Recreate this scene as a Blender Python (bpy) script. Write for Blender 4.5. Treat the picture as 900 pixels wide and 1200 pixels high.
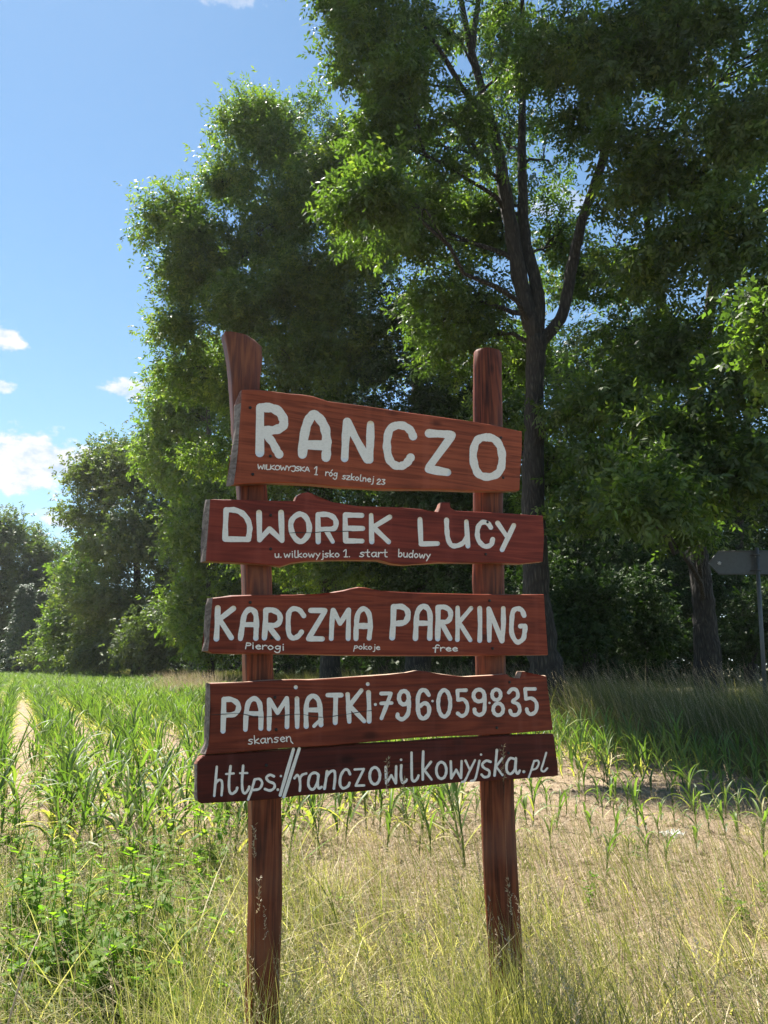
import bpy, bmesh, math, random
import numpy as np
from mathutils import Vector, Matrix, geometry

for _o in list(bpy.data.objects):
    bpy.data.objects.remove(_o)
SC = bpy.context.scene
COL = SC.collection
rng = np.random.default_rng(7)
random.seed(7)
R = math.radians

# ------------------------------------------------------------------ camera
F = 867.0                      # focal length in pixels of the 900 x 1200 photograph
TH = R(11.73)                  # camera tilted up
EYE = np.array([0.0, 0.0, 1.6])
cam = bpy.data.cameras.new('camera')
cam.sensor_fit = 'VERTICAL'
cam.sensor_height = 36.0
cam.lens = 36.0 * F / 1200.0
cam.clip_start = 0.05
cam.clip_end = 6000
camo = bpy.data.objects.new('camera', cam)
COL.objects.link(camo)
camo.location = EYE
camo.rotation_euler = (R(90) + TH, 0, 0)
SC.camera = camo

# ------------------------------------------------------------------ light
SUN_AZ, SUN_EL = R(-38), R(61)     # azimuth from +Y towards +X
SDIR = Vector((math.sin(SUN_AZ) * math.cos(SUN_EL), math.cos(SUN_AZ) * math.cos(SUN_EL), math.sin(SUN_EL)))
sun = bpy.data.lights.new('sun', 'SUN')
sun.energy = 5.0
sun.angle = R(0.53)
sun.color = (1.0, 0.95, 0.86)
suno = bpy.data.objects.new('sun', sun)
COL.objects.link(suno)
suno.location = SDIR * 60
suno.rotation_euler = SDIR.to_track_quat('Z', 'Y').to_euler()

SC.view_settings.view_transform = 'Standard'
SC.view_settings.look = 'None'
SC.view_settings.gamma = 1
SC.view_settings.use_curve_mapping = False
SC.view_settings.exposure = 1.68


def pix_dir(px, py):
    u, v = px - 450.0, 600.0 - py
    d = np.array([u, F * math.cos(TH) - v * math.sin(TH), F * math.sin(TH) + v * math.cos(TH)])
    return d


def at(px, py, D):
    """point on the sight line at horizontal depth D"""
    d = pix_dir(px, py)
    return EYE + d * (D / d[1])


class NT:
    def __init__(self, tree):
        self.t = tree

    def n(self, typ, **kw):
        nd = self.t.nodes.new(typ)
        ins = kw.pop('ins', {})
        for k, v in kw.items():
            setattr(nd, k, v)
        for k, v in ins.items():
            if isinstance(v, bpy.types.NodeSocket):
                self.t.links.new(v, nd.inputs[k])
            else:
                nd.inputs[k].default_value = v
        return nd

    def m(self, op, a, b=None, c=None, clamp=False):
        nd = self.t.nodes.new('ShaderNodeMath')
        nd.operation = op
        nd.use_clamp = clamp
        for i, v in enumerate((a, b, c)):
            if v is None:
                continue
            if isinstance(v, bpy.types.NodeSocket):
                self.t.links.new(v, nd.inputs[i])
            else:
                nd.inputs[i].default_value = v
        return nd.outputs[0]

    def mix(self, fac, a, b, blend='MIX'):
        nd = self.t.nodes.new('ShaderNodeMix')
        nd.data_type = 'RGBA'
        nd.blend_type = blend
        for i, v in ((0, fac), (6, a), (7, b)):
            if isinstance(v, bpy.types.NodeSocket):
                self.t.links.new(v, nd.inputs[i])
            else:
                if i and len(v) == 3:
                    v = (*v, 1)
                nd.inputs[i].default_value = v
        return nd.outputs[2]

    def ramp(self, fac, stops):
        nd = self.t.nodes.new('ShaderNodeValToRGB')
        e = nd.color_ramp.elements
        while len(e) < len(stops):
            e.new(0.5)
        for i, (p, c) in enumerate(stops):
            e[i].position = p
            e[i].color = (*c, 1) if len(c) == 3 else c
        self.t.links.new(fac, nd.inputs[0])
        return nd.outputs[0]

    def link(self, a, b):
        self.t.links.new(a, b)


def dir_of(px, py):
    d = pix_dir(px, py)
    return d / np.linalg.norm(d)


def az_el(px, py):
    d = dir_of(px, py)
    return math.atan2(d[0], d[1]), math.asin(d[2])


def build_world():
    w = bpy.data.worlds.new('World')
    SC.world = w
    w.use_nodes = True
    t = w.node_tree
    t.nodes.clear()
    N = NT(t)
    sky = N.n('ShaderNodeTexSky', sky_type='NISHITA', sun_disc=False, sun_elevation=SUN_EL,
              sun_rotation=SUN_AZ, altitude=100, air_density=1.0, dust_density=0.15, ozone_density=2.5)
    tc = N.n('ShaderNodeTexCoord')
    sep = N.n('ShaderNodeSeparateXYZ', ins={0: tc.outputs['Generated']})
    az = N.m('ARCTAN2', sep.outputs[0], sep.outputs[1])
    el = N.m('ARCSINE', sep.outputs[2])
    comb = N.n('ShaderNodeCombineXYZ', ins={0: az, 1: N.m('MULTIPLY', el, 1.5), 2: 0.0})
    n1 = N.n('ShaderNodeTexNoise', ins={'Vector': comb.outputs[0], 'Scale': 34.0, 'Detail': 8.0, 'Roughness': 0.6}).outputs[0]
    n2 = N.n('ShaderNodeTexNoise', ins={'Vector': comb.outputs[0], 'Scale': 9.0, 'Detail': 4.0, 'Roughness': 0.5}).outputs[0]
    nn = N.m('ADD', N.m('MULTIPLY', N.m('SUBTRACT', n1, 0.5), 2.3), N.m('MULTIPLY', N.m('SUBTRACT', n2, 0.5), 0.9))
    total = None
    # cumulus clouds: place in the sky, half widths in radians, how opaque
    clouds = [(40, 545, .082, .042, 1.0), (5, 560, .07, .03, 1.0), (4, 397, .026, .020, 1.0), (152, 459, .038, .016, .9),
              (75, 612, .035, .014, .9), (95, 555, .03, .03, .6), (-4, 453, .02, .010, .8), (260, -4, .06, .014, .35),
              (655, 238, .05, .024, .4), (-120, 540, .12, .05, 1.0), (-230, 430, .10, .04, .8), (30, 600, .2, .008, .35)]
    for (px, py, ra, re, op) in clouds:
        a0, e0 = az_el(px, py)
        dx = N.m('DIVIDE', N.m('SUBTRACT', az, a0), ra)
        dy = N.m('DIVIDE', N.m('SUBTRACT', el, e0), re)
        dyb = N.m('MULTIPLY', N.m('MINIMUM', dy, 0.0), 0.5)      # flatter undersides
        dy = N.m('ADD', dy, dyb)
        d2 = N.m('SQRT', N.m('ADD', N.m('MULTIPLY', dx, dx), N.m('MULTIPLY', dy, dy)))
        v = N.m('ADD', N.m('SUBTRACT', 1.05, d2), N.m('MULTIPLY', nn, 1.1))
        mr = N.n('ShaderNodeMapRange', interpolation_type='SMOOTHSTEP', ins={'Value': v, 'From Min': 0.0, 'From Max': 0.55, 'To Max': op})
        total = mr.outputs[0] if total is None else N.m('MAXIMUM', total, mr.outputs[0])
    tint = N.mix(1.0, sky.outputs[0], (0.88, 1.05, 1.02), 'MULTIPLY')
    hz = N.m('MULTIPLY', N.m('POWER', 2.718, N.m('MULTIPLY', N.m('MAXIMUM', el, 0.0), -5.5)), 0.55)
    tint = N.mix(hz, tint, (4.7, 5.9, 6.5))
    shade = N.ramp(n1, [(0.36, (3.6, 4.5, 5.8)), (0.5, (5.2, 5.5, 5.9)), (0.62, (6.2, 6.2, 6.2))])
    colr = N.mix(total, tint, shade)
    bg = N.n('ShaderNodeBackground', ins={'Color': colr, 'Strength': 0.0545})
    out = N.n('ShaderNodeOutputWorld', ins={'Surface': bg.outputs[0]})


build_world()

# ------------------------------------------------------------------ helpers
CACHE = {}


def newmat(name):
    m = bpy.data.materials.new(name)
    m.use_nodes = True
    m.node_tree.nodes.clear()
    return m, NT(m.node_tree)


def finish(N, shader, disp=None):
    N.n('ShaderNodeOutputMaterial', ins={'Surface': shader})


def mesh_np(name, verts, quads=None, tris=None, tint=None, mat=None, smooth=False):
    verts = np.asarray(verts, dtype=np.float32).reshape(-1, 3)
    q = np.zeros((0, 4), np.int32) if quads is None else np.asarray(quads, np.int32).reshape(-1, 4)
    t = np.zeros((0, 3), np.int32) if tris is None else np.asarray(tris, np.int32).reshape(-1, 3)
    me = bpy.data.meshes.new(name)
    me.vertices.add(len(verts))
    me.vertices.foreach_set('co', verts.ravel())
    nl = q.size + t.size
    me.loops.add(nl)
    me.loops.foreach_set('vertex_index', np.concatenate([q.ravel(), t.ravel()]))
    me.polygons.add(len(q) + len(t))
    starts = np.concatenate([np.arange(len(q)) * 4, q.size + np.arange(len(t)) * 3]).astype(np.int32)
    me.polygons.foreach_set('loop_start', starts)
    me.update(calc_edges=True)
    if tint is not None:
        a = me.attributes.new('tint', 'FLOAT', 'POINT')
        a.data.foreach_set('value', np.asarray(tint, np.float32))
    if smooth:
        me.polygons.foreach_set('use_smooth', np.ones(len(me.polygons), bool))
    if mat:
        me.materials.append(mat)
    return me


def link(name, data, parent=None, loc=None, rotz=0.0):
    o = bpy.data.objects.new(name, data)
    COL.objects.link(o)
    if parent is not None:
        o.parent = parent
    if loc is not None:
        o.location = loc
    if rotz:
        o.rotation_euler = (0, 0, rotz)
    return o


def tag(o, label=None, cat=None, group=None, kind=None):
    if label:
        o['label'] = label
    if cat:
        o['category'] = cat
    if group:
        o['group'] = group
    if kind:
        o['kind'] = kind
    return o


class Geo:
    """collects quads and triangles"""

    def __init__(self):
        self.v, self.q, self.t, self.c, self.n = [], [], [], [], 0

    def add(self, v, q=None, t=None, c=0.5):
        v = np.asarray(v, float).reshape(-1, 3)
        self.v.append(v)
        if q is not None and len(q):
            self.q.append(np.asarray(q, int).reshape(-1, 4) + self.n)
        if t is not None and len(t):
            self.t.append(np.asarray(t, int).reshape(-1, 3) + self.n)
        self.c.append(np.broadcast_to(np.asarray(c, float), (len(v),)))
        self.n += len(v)

    def tube(self, pts, rad, sides=8, cap=True, jit=0.0, c=0.5, r=None):
        pts = np.asarray(pts, float)
        rad = np.asarray(rad, float)
        n = len(pts)
        tan = np.gradient(pts, axis=0)
        tan /= np.linalg.norm(tan, axis=1)[:, None] + 1e-9
        ref = np.array([0.31, 0.95, 0.07]) if abs(tan[0][1]) < 0.8 else np.array([1.0, 0.1, 0.2])
        rings = []
        u = np.cross(tan[0], ref)
        u /= np.linalg.norm(u)
        ang = np.linspace(0, 2 * np.pi, sides, endpoint=False)
        prof = np.ones(sides) if r is None else r
        for i in range(n):
            u = u - tan[i] * np.dot(u, tan[i])
            u /= np.linalg.norm(u) + 1e-9
            w = np.cross(tan[i], u)
            rr = rad[i] * prof * (1 + jit * rng.standard_normal(sides))
            rings.append(pts[i] + np.outer(np.cos(ang) * rr, u) + np.outer(np.sin(ang) * rr, w))
        V = np.concatenate(rings)
        i0 = np.arange(n - 1)[:, None] * sides
        k = np.arange(sides)[None, :]
        k2 = (k + 1) % sides
        Q = np.stack([i0 + k, i0 + k2, i0 + sides + k2, i0 + sides + k], -1).reshape(-1, 4)
        T = []
        if cap:
            V = np.vstack([V, pts[0], pts[-1]])
            a, b = n * sides, n * sides + 1
            for j in range(sides):
                j2 = (j + 1) % sides
                T.append((a, j2, j))
                T.append((b, (n - 1) * sides + j, (n - 1) * sides + j2))
        self.add(V, Q, T, c)

    def build(self, name, mat, smooth=False):
        return mesh_np(name, np.concatenate(self.v), np.concatenate(self.q) if self.q else None,
                       np.concatenate(self.t) if self.t else None, np.concatenate(self.c), mat, smooth)


def rough_path(p0, p1, n, wob, sag=0.0):
    p0, p1 = np.asarray(p0, float), np.asarray(p1, float)
    t = np.linspace(0, 1, n)[:, None]
    L = np.linalg.norm(p1 - p0)
    off = np.cumsum(rng.standard_normal((n, 3)), axis=0)
    off = off - off[0] - t * (off[-1] - off[0])
    off *= wob * L / math.sqrt(n)
    up = np.zeros((n, 3))
    up[:, 2] = (4 * t[:, 0] * (1 - t[:, 0])) * sag * L
    return p0 + (p1 - p0) * t + off + up


# ------------------------------------------------------------------ materials
def leaf_mat(name, dark, light, warm, trans=0.5, gloss=0.32, backmix=0.35, tmul=(1.9, 2.3, 0.7)):
    m, N = newmat(name)
    a = N.n('ShaderNodeAttribute', attribute_name='tint')
    colr = N.ramp(a.outputs['Fac'], [(0.0, dark), (0.6, light), (1.0, warm)])
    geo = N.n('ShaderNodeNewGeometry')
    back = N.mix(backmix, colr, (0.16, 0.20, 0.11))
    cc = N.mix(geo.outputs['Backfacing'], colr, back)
    p = N.n('ShaderNodeBsdfPrincipled', ins={'Base Color': cc, 'Roughness': 0.5, 'Specular IOR Level': gloss})
    tcol = N.mix(1.0, colr, tmul, 'MULTIPLY')
    tr = N.n('ShaderNodeBsdfTranslucent', ins={'Color': tcol})
    mx = N.n('ShaderNodeMixShader', ins={0: trans, 1: p.outputs[0], 2: tr.outputs[0]})
    finish(N, mx.outputs[0])
    return m


M_ASH = leaf_mat('ash_leaf', (0.027, 0.047, 0.014), (0.072, 0.108, 0.030), (0.150, 0.172, 0.045))
M_LIGHT = leaf_mat('pale_leaf', (0.044, 0.074, 0.019), (0.105, 0.150, 0.036), (0.19, 0.21, 0.052))
M_FAR = leaf_mat('far_leaf', (0.038, 0.056, 0.022), (0.080, 0.102, 0.032), (0.14, 0.15, 0.045), 0.4)
M_CONIFER = leaf_mat('conifer_needles', (0.018, 0.036, 0.022), (0.035, 0.060, 0.034), (0.05, 0.08, 0.045), 0.15)
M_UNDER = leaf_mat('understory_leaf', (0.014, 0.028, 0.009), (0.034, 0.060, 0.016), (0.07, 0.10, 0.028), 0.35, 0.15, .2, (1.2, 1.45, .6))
M_CORN = leaf_mat('corn_leaf', (0.048, 0.085, 0.026), (0.125, 0.175, 0.045), (0.38, 0.31, 0.13), 0.40, 0.5, .35, (1.85, 2.3, 0.6))
M_WEED = leaf_mat('weed_leaf', (0.07, 0.15, 0.02), (0.15, 0.22, 0.03), (0.24, 0.28, 0.04), 0.55, 0.15, 0.1, (1.7, 2.1, 0.6))
M_GRASS = leaf_mat('verge_grass_blade', (0.085, 0.11, 0.03), (0.30, 0.265, 0.12), (0.58, 0.47, 0.29), 0.42, .3, .2, (1.65, 1.95, .75))
M_DRY = leaf_mat('dry_straw', (0.20, 0.15, 0.09), (0.40, 0.315, 0.20), (0.58, 0.49, 0.36), 0.3, 0.3, .1, (1.2, 1.15, 1.0))
M_TALL = leaf_mat('tall_grass_blade', (0.055, 0.068, 0.026), (0.125, 0.128, 0.05), (0.34, 0.29, 0.16), 0.4, .3, .2, (1.7, 1.8, .8))


def bark_mat():
    m, N = newmat('bark')
    tc = N.n('ShaderNodeTexCoord')
    mp = N.n('ShaderNodeMapping', ins={'Vector': tc.outputs['Object'], 'Scale': (1, 1, 0.22)})
    vo = N.n('ShaderNodeTexVoronoi', feature='DISTANCE_TO_EDGE', ins={'Vector': mp.outputs[0], 'Scale': 13.0})
    no = N.n('ShaderNodeTexNoise', ins={'Vector': mp.outputs[0], 'Scale': 9.0, 'Detail': 6.0})
    h = N.m('ADD', N.m('MULTIPLY', vo.outputs['Distance'], 2.0, clamp=True), no.outputs[0])
    colr = N.ramp(N.m('MULTIPLY', h, 0.6), [(0.2, (0.011, 0.009, 0.008)), (0.55, (0.035, 0.029, 0.024)), (0.9, (0.075, 0.064, 0.053))])
    b = N.n('ShaderNodeBump', ins={'Height': h, 'Strength': 0.9, 'Distance': 0.05})
    p = N.n('ShaderNodeBsdfPrincipled', ins={'Base Color': colr, 'Roughness': 0.9, 'Normal': b.outputs[0]})
    finish(N, p.outputs[0])
    return m


M_BARK = bark_mat()


def wood_mat(name, c_dark, c_mid, c_light, vertical=False, seed=0.0, grey=0.0, rough=0.5):
    m, N = newmat(name)
    tc = N.n('ShaderNodeTexCoord')
    sc1 = (26, 26, 1.3) if vertical else (1.3, 22, 30)
    sc2 = (9, 9, .5) if vertical else (.55, 8, 11)
    loc = (seed, seed * 1.7, seed * .6)
    mp1 = N.n('ShaderNodeMapping', ins={'Vector': tc.outputs['Object'], 'Scale': sc1, 'Location': loc})
    mp2 = N.n('ShaderNodeMapping', ins={'Vector': tc.outputs['Object'], 'Scale': sc2, 'Location': loc})
    n0 = N.n('ShaderNodeTexNoise', ins={'Vector': mp2.outputs[0], 'Scale': 1.0, 'Detail': 3.0, 'Distortion': 1.2})
    wv = N.m('SINE', N.m('MULTIPLY', n0.outputs[0], 42.0))
    n1 = N.n('ShaderNodeTexNoise', ins={'Vector': mp1.outputs[0], 'Scale': 3.0, 'Detail': 8.0, 'Roughness': .65})
    n2 = N.n('ShaderNodeTexNoise', ins={'Vector': tc.outputs['Object'], 'Scale': 3.2, 'Detail': 4.0})
    fac = N.m('ADD', N.m('ADD', N.m('MULTIPLY', wv, 0.10), N.m('MULTIPLY', n1.outputs[0], 0.62)), N.m('MULTIPLY', N.m('SUBTRACT', n2.outputs[0], .5), .55))
    colr = N.ramp(N.m('ADD', fac, 0.16), [(0.22, c_dark), (0.5, c_mid), (0.8, c_light)])
    mk = N.n('ShaderNodeMapping', ins={'Vector': tc.outputs['Object'], 'Scale': (1.0, 1.0, .45) if vertical else (.45, 1.0, 1.0), 'Location': loc})
    kn = N.n('ShaderNodeTexVoronoi', ins={'Vector': mk.outputs[0], 'Scale': 5.5})
    colr = N.mix(N.m('MULTIPLY', N.ramp(kn.outputs['Distance'], [(0.05, (1, 1, 1)), (0.12, (0, 0, 0))]), .75), colr, tuple(v * .45 for v in c_dark))
    md = N.n('ShaderNodeMapping', ins={'Vector': tc.outputs['Object'], 'Scale': (14, 14, 1.2), 'Location': loc})
    dr = N.n('ShaderNodeTexNoise', ins={'Vector': md.outputs[0], 'Scale': 1.0, 'Detail': 5.0})
    colr = N.mix(N.m('MULTIPLY', N.ramp(dr.outputs[0], [(0.56, (0, 0, 0)), (0.7, (1, 1, 1))]), .35), colr, tuple(min(1, v * 1.3 + .02) for v in c_mid))
    if grey:
        colr = N.mix(N.m('MULTIPLY', N.ramp(n2.outputs[0], [(0.42, (0, 0, 0)), (0.62, (1, 1, 1))]), grey), colr, (0.10, 0.075, 0.07))
    bump = N.n('ShaderNodeBump', ins={'Height': N.m('ADD', n1.outputs[0], N.m('MULTIPLY', wv, 0.12)), 'Strength': 0.35, 'Distance': 0.004})
    rg = N.m('ADD', N.m('MULTIPLY', n1.outputs[0], 0.25), rough - 0.1)
    p = N.n('ShaderNodeBsdfPrincipled', ins={'Base Color': colr, 'Roughness': rg, 'Specular IOR Level': 0.18, 'Normal': bump.outputs[0]})
    finish(N, p.outputs[0])
    return m


def plain_mat(name, colr, rough=0.6, spec=0.4, noise=0.0, scale=30.0, metal=0.0):
    m, N = newmat(name)
    c = (*colr, 1)
    if noise:
        tc = N.n('ShaderNodeTexCoord')
        no = N.n('ShaderNodeTexNoise', ins={'Vector': tc.outputs['Object'], 'Scale': scale, 'Detail': 6.0, 'Roughness': 0.65})
        lo = tuple(x * (1 - noise) for x in colr)
        hi = tuple(min(1, x * (1 + noise * .6)) for x in colr)
        c = N.ramp(no.outputs[0], [(0.3, lo), (0.7, hi)])
    p = N.n('ShaderNodeBsdfPrincipled', ins={'Base Color': c, 'Roughness': rough, 'Specular IOR Level': spec, 'Metallic': metal})
    finish(N, p.outputs[0])
    return m


# ------------------------------------------------------------------ ground
AZ = R(-25.6)                                   # direction of the crop rows
RDIR = np.array([math.sin(AZ), math.cos(AZ)])
QDIR = np.array([math.cos(AZ), -math.sin(AZ)])
EDGE = 9.5                                      # edge of the field, metres across the rows


def sstep(a, b, x):
    t = np.clip((x - a) / (b - a), 0, 1)
    return t * t * (3 - 2 * t)


def ground_z(x, y):
    x, y = np.asarray(x, float), np.asarray(y, float)
    q = QDIR[0] * x + QDIR[1] * y
    z = 0.32 * sstep(EDGE + .3, EDGE + 3.2, q)
    z = z + 0.025 * np.sin(x * 1.3 + .4) * np.sin(y * 1.1) + 0.012 * np.sin(x * 4.1 + y * 2.3)
    return z * (1 - sstep(200, 300, np.hypot(x, y)))


def ground_mat():
    m, N = newmat('soil_and_straw')
    tc = N.n('ShaderNodeTexCoord')
    co = tc.outputs['Object']
    a = N.n('ShaderNodeTexNoise', ins={'Vector': co, 'Scale': 55.0, 'Detail': 8.0, 'Roughness': .7}).outputs[0]
    b = N.n('ShaderNodeTexNoise', ins={'Vector': co, 'Scale': 1.1, 'Detail': 5.0, 'Roughness': .6}).outputs[0]
    c = N.n('ShaderNodeTexNoise', ins={'Vector': co, 'Scale': 9.0, 'Detail': 6.0, 'Roughness': .65}).outputs[0]
    soil = N.ramp(a, [(0.36, (0.10, 0.072, 0.05)), (0.47, (0.31, 0.225, 0.16)), (0.66, (0.50, 0.385, 0.29))])
    straw = N.ramp(c, [(0.34, (0.19, 0.14, 0.08)), (0.52, (0.38, 0.285, 0.195)), (0.68, (0.52, 0.415, 0.30))])
    colr = N.mix(N.ramp(b, [(0.38, (0, 0, 0)), (0.6, (1, 1, 1))]), soil, straw)
    green = N.ramp(a, [(0.34, (0.035, 0.04, 0.02)), (0.66, (0.12, 0.115, 0.055))])
    at_ = N.n('ShaderNodeAttribute', attribute_name='tint')
    colr = N.mix(at_.outputs['Fac'], colr, green)
    bump = N.n('ShaderNodeBump', ins={'Height': N.m('ADD', N.m('MULTIPLY', a, .5), c), 'Strength': 1.0, 'Distance': 0.07})
    p = N.n('ShaderNodeBsdfPrincipled', ins={'Base Color': colr, 'Roughness': 0.95, 'Specular IOR Level': 0.15, 'Normal': bump.outputs[0]})
    finish(N, p.outputs[0])
    return m


def build_ground():
    s = np.concatenate([-np.geomspace(30, 600, 18)[::-1], np.linspace(-29, 29, 117), np.geomspace(30, 600, 18)])
    t = np.concatenate([-np.geomspace(6, 600, 20)[::-1], np.linspace(-5, 45, 100), np.geomspace(46, 600, 22)])
    X, Y = np.meshgrid(s, t)
    Z = ground_z(X, Y)
    V = np.stack([X, Y, Z], -1).reshape(-1, 3)
    nx, ny = len(s), len(t)
    i = np.arange(ny - 1)[:, None] * nx + np.arange(nx - 1)[None, :]
    Q = np.stack([i, i + 1, i + nx + 1, i + nx], -1).reshape(-1, 4)
    q = (QDIR[0] * X + QDIR[1] * Y).ravel()
    tint = np.maximum(0.9 * sstep(EDGE - .2, EDGE + 1.2, q), .8 * (1 - sstep(4.4, 6.6, Y.ravel() + .9 * np.maximum(X.ravel(), 0))))
    me = mesh_np('ground', V, Q, None, tint, ground_mat(), True)
    o = link('ground', me)
    o['kind'] = 'structure'


build_ground()

# ------------------------------------------------------------------ trees
def basis(u, n):
    u = u / (np.linalg.norm(u, axis=1)[:, None] + 1e-9)
    n = n - u * np.sum(u * n, axis=1)[:, None]
    n = n / (np.linalg.norm(n, axis=1)[:, None] + 1e-9)
    return u, np.cross(n, u), n


LF_T = np.array([.25, .25, .52, .52, .78, .78, .95])
LF_A = np.array([1, -1, 1, -1, 1, -1, 0]) * R(58)
LF_L = np.array([.8, .8, 1, 1, .95, .95, 1.1])


def sprays(P, U, Nn, L, leaf, wid, tint, k=7):
    """compound leaves: k pointed leaflets along a short stalk"""
    M = len(P)
    u, v, n = basis(U, Nn)
    idx = np.arange(7 - k, 7)
    V = np.empty((M, k, 4, 3), np.float32)
    for j, a in enumerate(idx):
        ang = LF_A[a] + rng.normal(0, .22, M)
        d = u * np.cos(ang)[:, None] + v * np.sin(ang)[:, None] - n * rng.uniform(.05, .45, M)[:, None]
        d /= np.linalg.norm(d, axis=1)[:, None]
        s = np.cross(n, d)
        s += n * rng.normal(0, .45, M)[:, None]
        s /= np.linalg.norm(s, axis=1)[:, None]
        l = (leaf * LF_L[a] * rng.uniform(.75, 1.2, M))[:, None]
        b = P + u * (LF_T[a] * L)[:, None]
        w = l * wid * .5
        V[:, j, 0] = b
        V[:, j, 1] = b + d * l * .42 + s * w
        V[:, j, 2] = b + d * l - n * l * .12
        V[:, j, 3] = b + d * l * .42 - s * w
    c = np.repeat(np.clip(tint[:, None] + rng.normal(0, .09, (M, k)), 0, 1), 4, axis=1).ravel()
    return V.reshape(-1, 3), c


def leaf_mesh(name, V, c, mat):
    return mesh_np(name, V, np.arange(len(V)).reshape(-1, 4), None, c, mat)


def fill_lobe(c, r, n_clump, per, sig, size, bias=0.55, droop=.35, tint0=.45, mid=None):
    """sample leaf clumps through an uneven ellipsoid, denser towards its skin"""
    d = rng.standard_normal((n_clump, 3))
    d /= np.linalg.norm(d, axis=1)[:, None]
    lump = 1 + .20 * np.sin(d[:, 0] * 4.3 + c[0] * 3) * np.cos(d[:, 1] * 3.7 + c[2]) + .16 * np.sin(d[:, 2] * 6.1 + c[1] * 2)
    rad = bias + (1.02 - bias) * rng.random(n_clump) ** .6
    far = rng.random(n_clump) < .10
    rad = np.where(far, rad * rng.uniform(1.05, 1.22, n_clump), rad)
    ctr = np.asarray(c) + d * r * (rad * lump)[:, None]
    nb = max(5, n_clump // 6)                       # clumps gather on boughs
    bi = rng.integers(0, nb, n_clump)
    own = rng.random(n_clump) < .12
    loose = rng.standard_normal((n_clump, 3)) * r * np.array([.17, .17, .085])
    ctr = np.where(own[:, None], ctr, ctr[bi] + loose)
    d = (ctr - np.asarray(c)) / r
    d /= np.linalg.norm(d, axis=1)[:, None] + 1e-6
    tb = rng.normal(0, .10, nb)[bi]
    m = rng.poisson(per, n_clump) + 2
    ci = np.repeat(np.arange(n_clump), m)
    off = rng.standard_normal((len(ci), 3)) * sig * np.array([1, 1, .75])
    P = ctr[ci] + off
    U = d[ci] * .6 + rng.standard_normal((len(ci), 3)) * .65 + np.array([0, 0, -droop])
    Nn = rng.standard_normal((len(ci), 3)) * .75 + np.array([0, 0, .9]) + d[ci] * .3
    tint = np.clip(tint0 + (rng.normal(0, .15, n_clump) + 1.3 * tb)[ci] + rng.normal(0, .05, len(ci)), 0.02, 1)
    return ctr, P, U, Nn, tint


DENS = 2.0


def nearest_on(path, p):
    d = np.linalg.norm(path - p, axis=1) + np.maximum(0, path[:, 2] - p[2] + 1.0) * 2.0
    return int(np.argmin(d))


def make_tree(name, label, cat, skeleton, lobes, mat, leaf=.10, dens=1.0, per=9, sig=.28, tint0=.45, droop=.35,
              group=None, bias=.5, k=7, wid=.42, twig=6, spray=2.6):
    """skeleton: list of (points, radii); lobes: (centre, radii3, number of clumps)"""
    base = np.array(skeleton[0][0][0], float)
    root = link(name, None, None, base)
    tag(root, label, cat, group)
    g = Geo()
    allp, allr = [], []
    for pts, rad in skeleton:
        pts, rad = np.asarray(pts, float), np.asarray(rad, float)
        # resample smoothly
        n = max(8, int(len(pts) * 5))
        t = np.linspace(0, len(pts) - 1, n)
        P = np.stack([np.interp(t, np.arange(len(pts)), pts[:, i]) for i in range(3)], -1)
        for _ in range(3):
            P[1:-1] = (P[:-2] + 2 * P[1:-1] + P[2:]) / 4
        P[1:-1] += rng.normal(0, .012, (n - 2, 3)) * np.interp(t, np.arange(len(rad)), rad)[1:-1, None] * 5
        Rr = np.interp(t, np.arange(len(rad)), rad)
        g.tube(P - base, Rr, 12, True, .05)
        allp.append(P)
        allr.append(Rr)
    allp, allr = np.concatenate(allp), np.concatenate(allr)
    # break the big masses up into uneven smaller ones
    small_l = []
    for (c, r, n_cl) in lobes:
        c, r = np.asarray(c, float), np.asarray(r, float)
        if n_cl < 16:
            small_l.append((c, r, n_cl, None))
            continue
        k = 5
        for j in range(k):
            d = rng.standard_normal(3)
            d *= rng.random() ** .33 / np.linalg.norm(d)
            small_l.append((c + d * r * .68, r * rng.uniform(.46, .72) * np.array([1.05, 1.05, .85]), n_cl / k, None if j == 0 else (c, r)))
    lobes = small_l
    PP, UU, NN, TT = [], [], [], []
    last = None
    for (c, r, n_cl, par) in lobes:
        c, r = np.asarray(c, float), np.asarray(r, float)
        if par is None or last is None:
            i = nearest_on(allp, c)
            p0, r0 = allp[i], min(allr[i] * .45, .10)
        else:                                       # fork off the bough that was grown last
            p0, r0 = last[5], .03
        limb = rough_path(p0, c + rng.normal(0, .12, 3) * r, 9, .065, .08)
        if par is None:
            last = limb
        lr = np.linspace(max(r0 * .8, .03), .020, 9)
        g.tube(limb - base, lr, 7, False, .05)
        n_cl = max(3, int(n_cl * dens * DENS))
        ctr, P, U, Nn, T = fill_lobe(c, r, n_cl, per, sig, leaf, bias, droop, tint0)
        for j in rng.choice(n_cl, min(n_cl, max(2, twig // 2)), replace=False):
            s = limb[rng.integers(3, 9)]
            g.tube(rough_path(s, ctr[j], 6, .14, .05) - base, np.linspace(.026, .006, 6), 4, False)
        PP.append(P); UU.append(U); NN.append(Nn); TT.append(T)
    P, U, Nn, T = np.concatenate(PP), np.concatenate(UU), np.concatenate(NN), np.concatenate(TT)
    V, c = sprays(P - base, U, Nn, np.full(len(P), leaf * spray) * rng.uniform(.7, 1.2, len(P)), leaf, wid, T, k)
    link('trunk', g.build('trunk', M_BARK, True), root)
    link('crown', leaf_mesh('crown', V, c, mat), root)
    return root


def lobe(px, py, D, rx, ry, n, rd=None):
    c = at(px, py, D)
    s = D / 880.0
    return (c, (rx * s, (rd if rd else .8 * (rx + ry) / 2 * s), ry * s), n)


def ground_at(px, D):
    p = at(px, 780, D)
    p[2] = float(ground_z(p[0], p[1])) - .05
    return p


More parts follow.
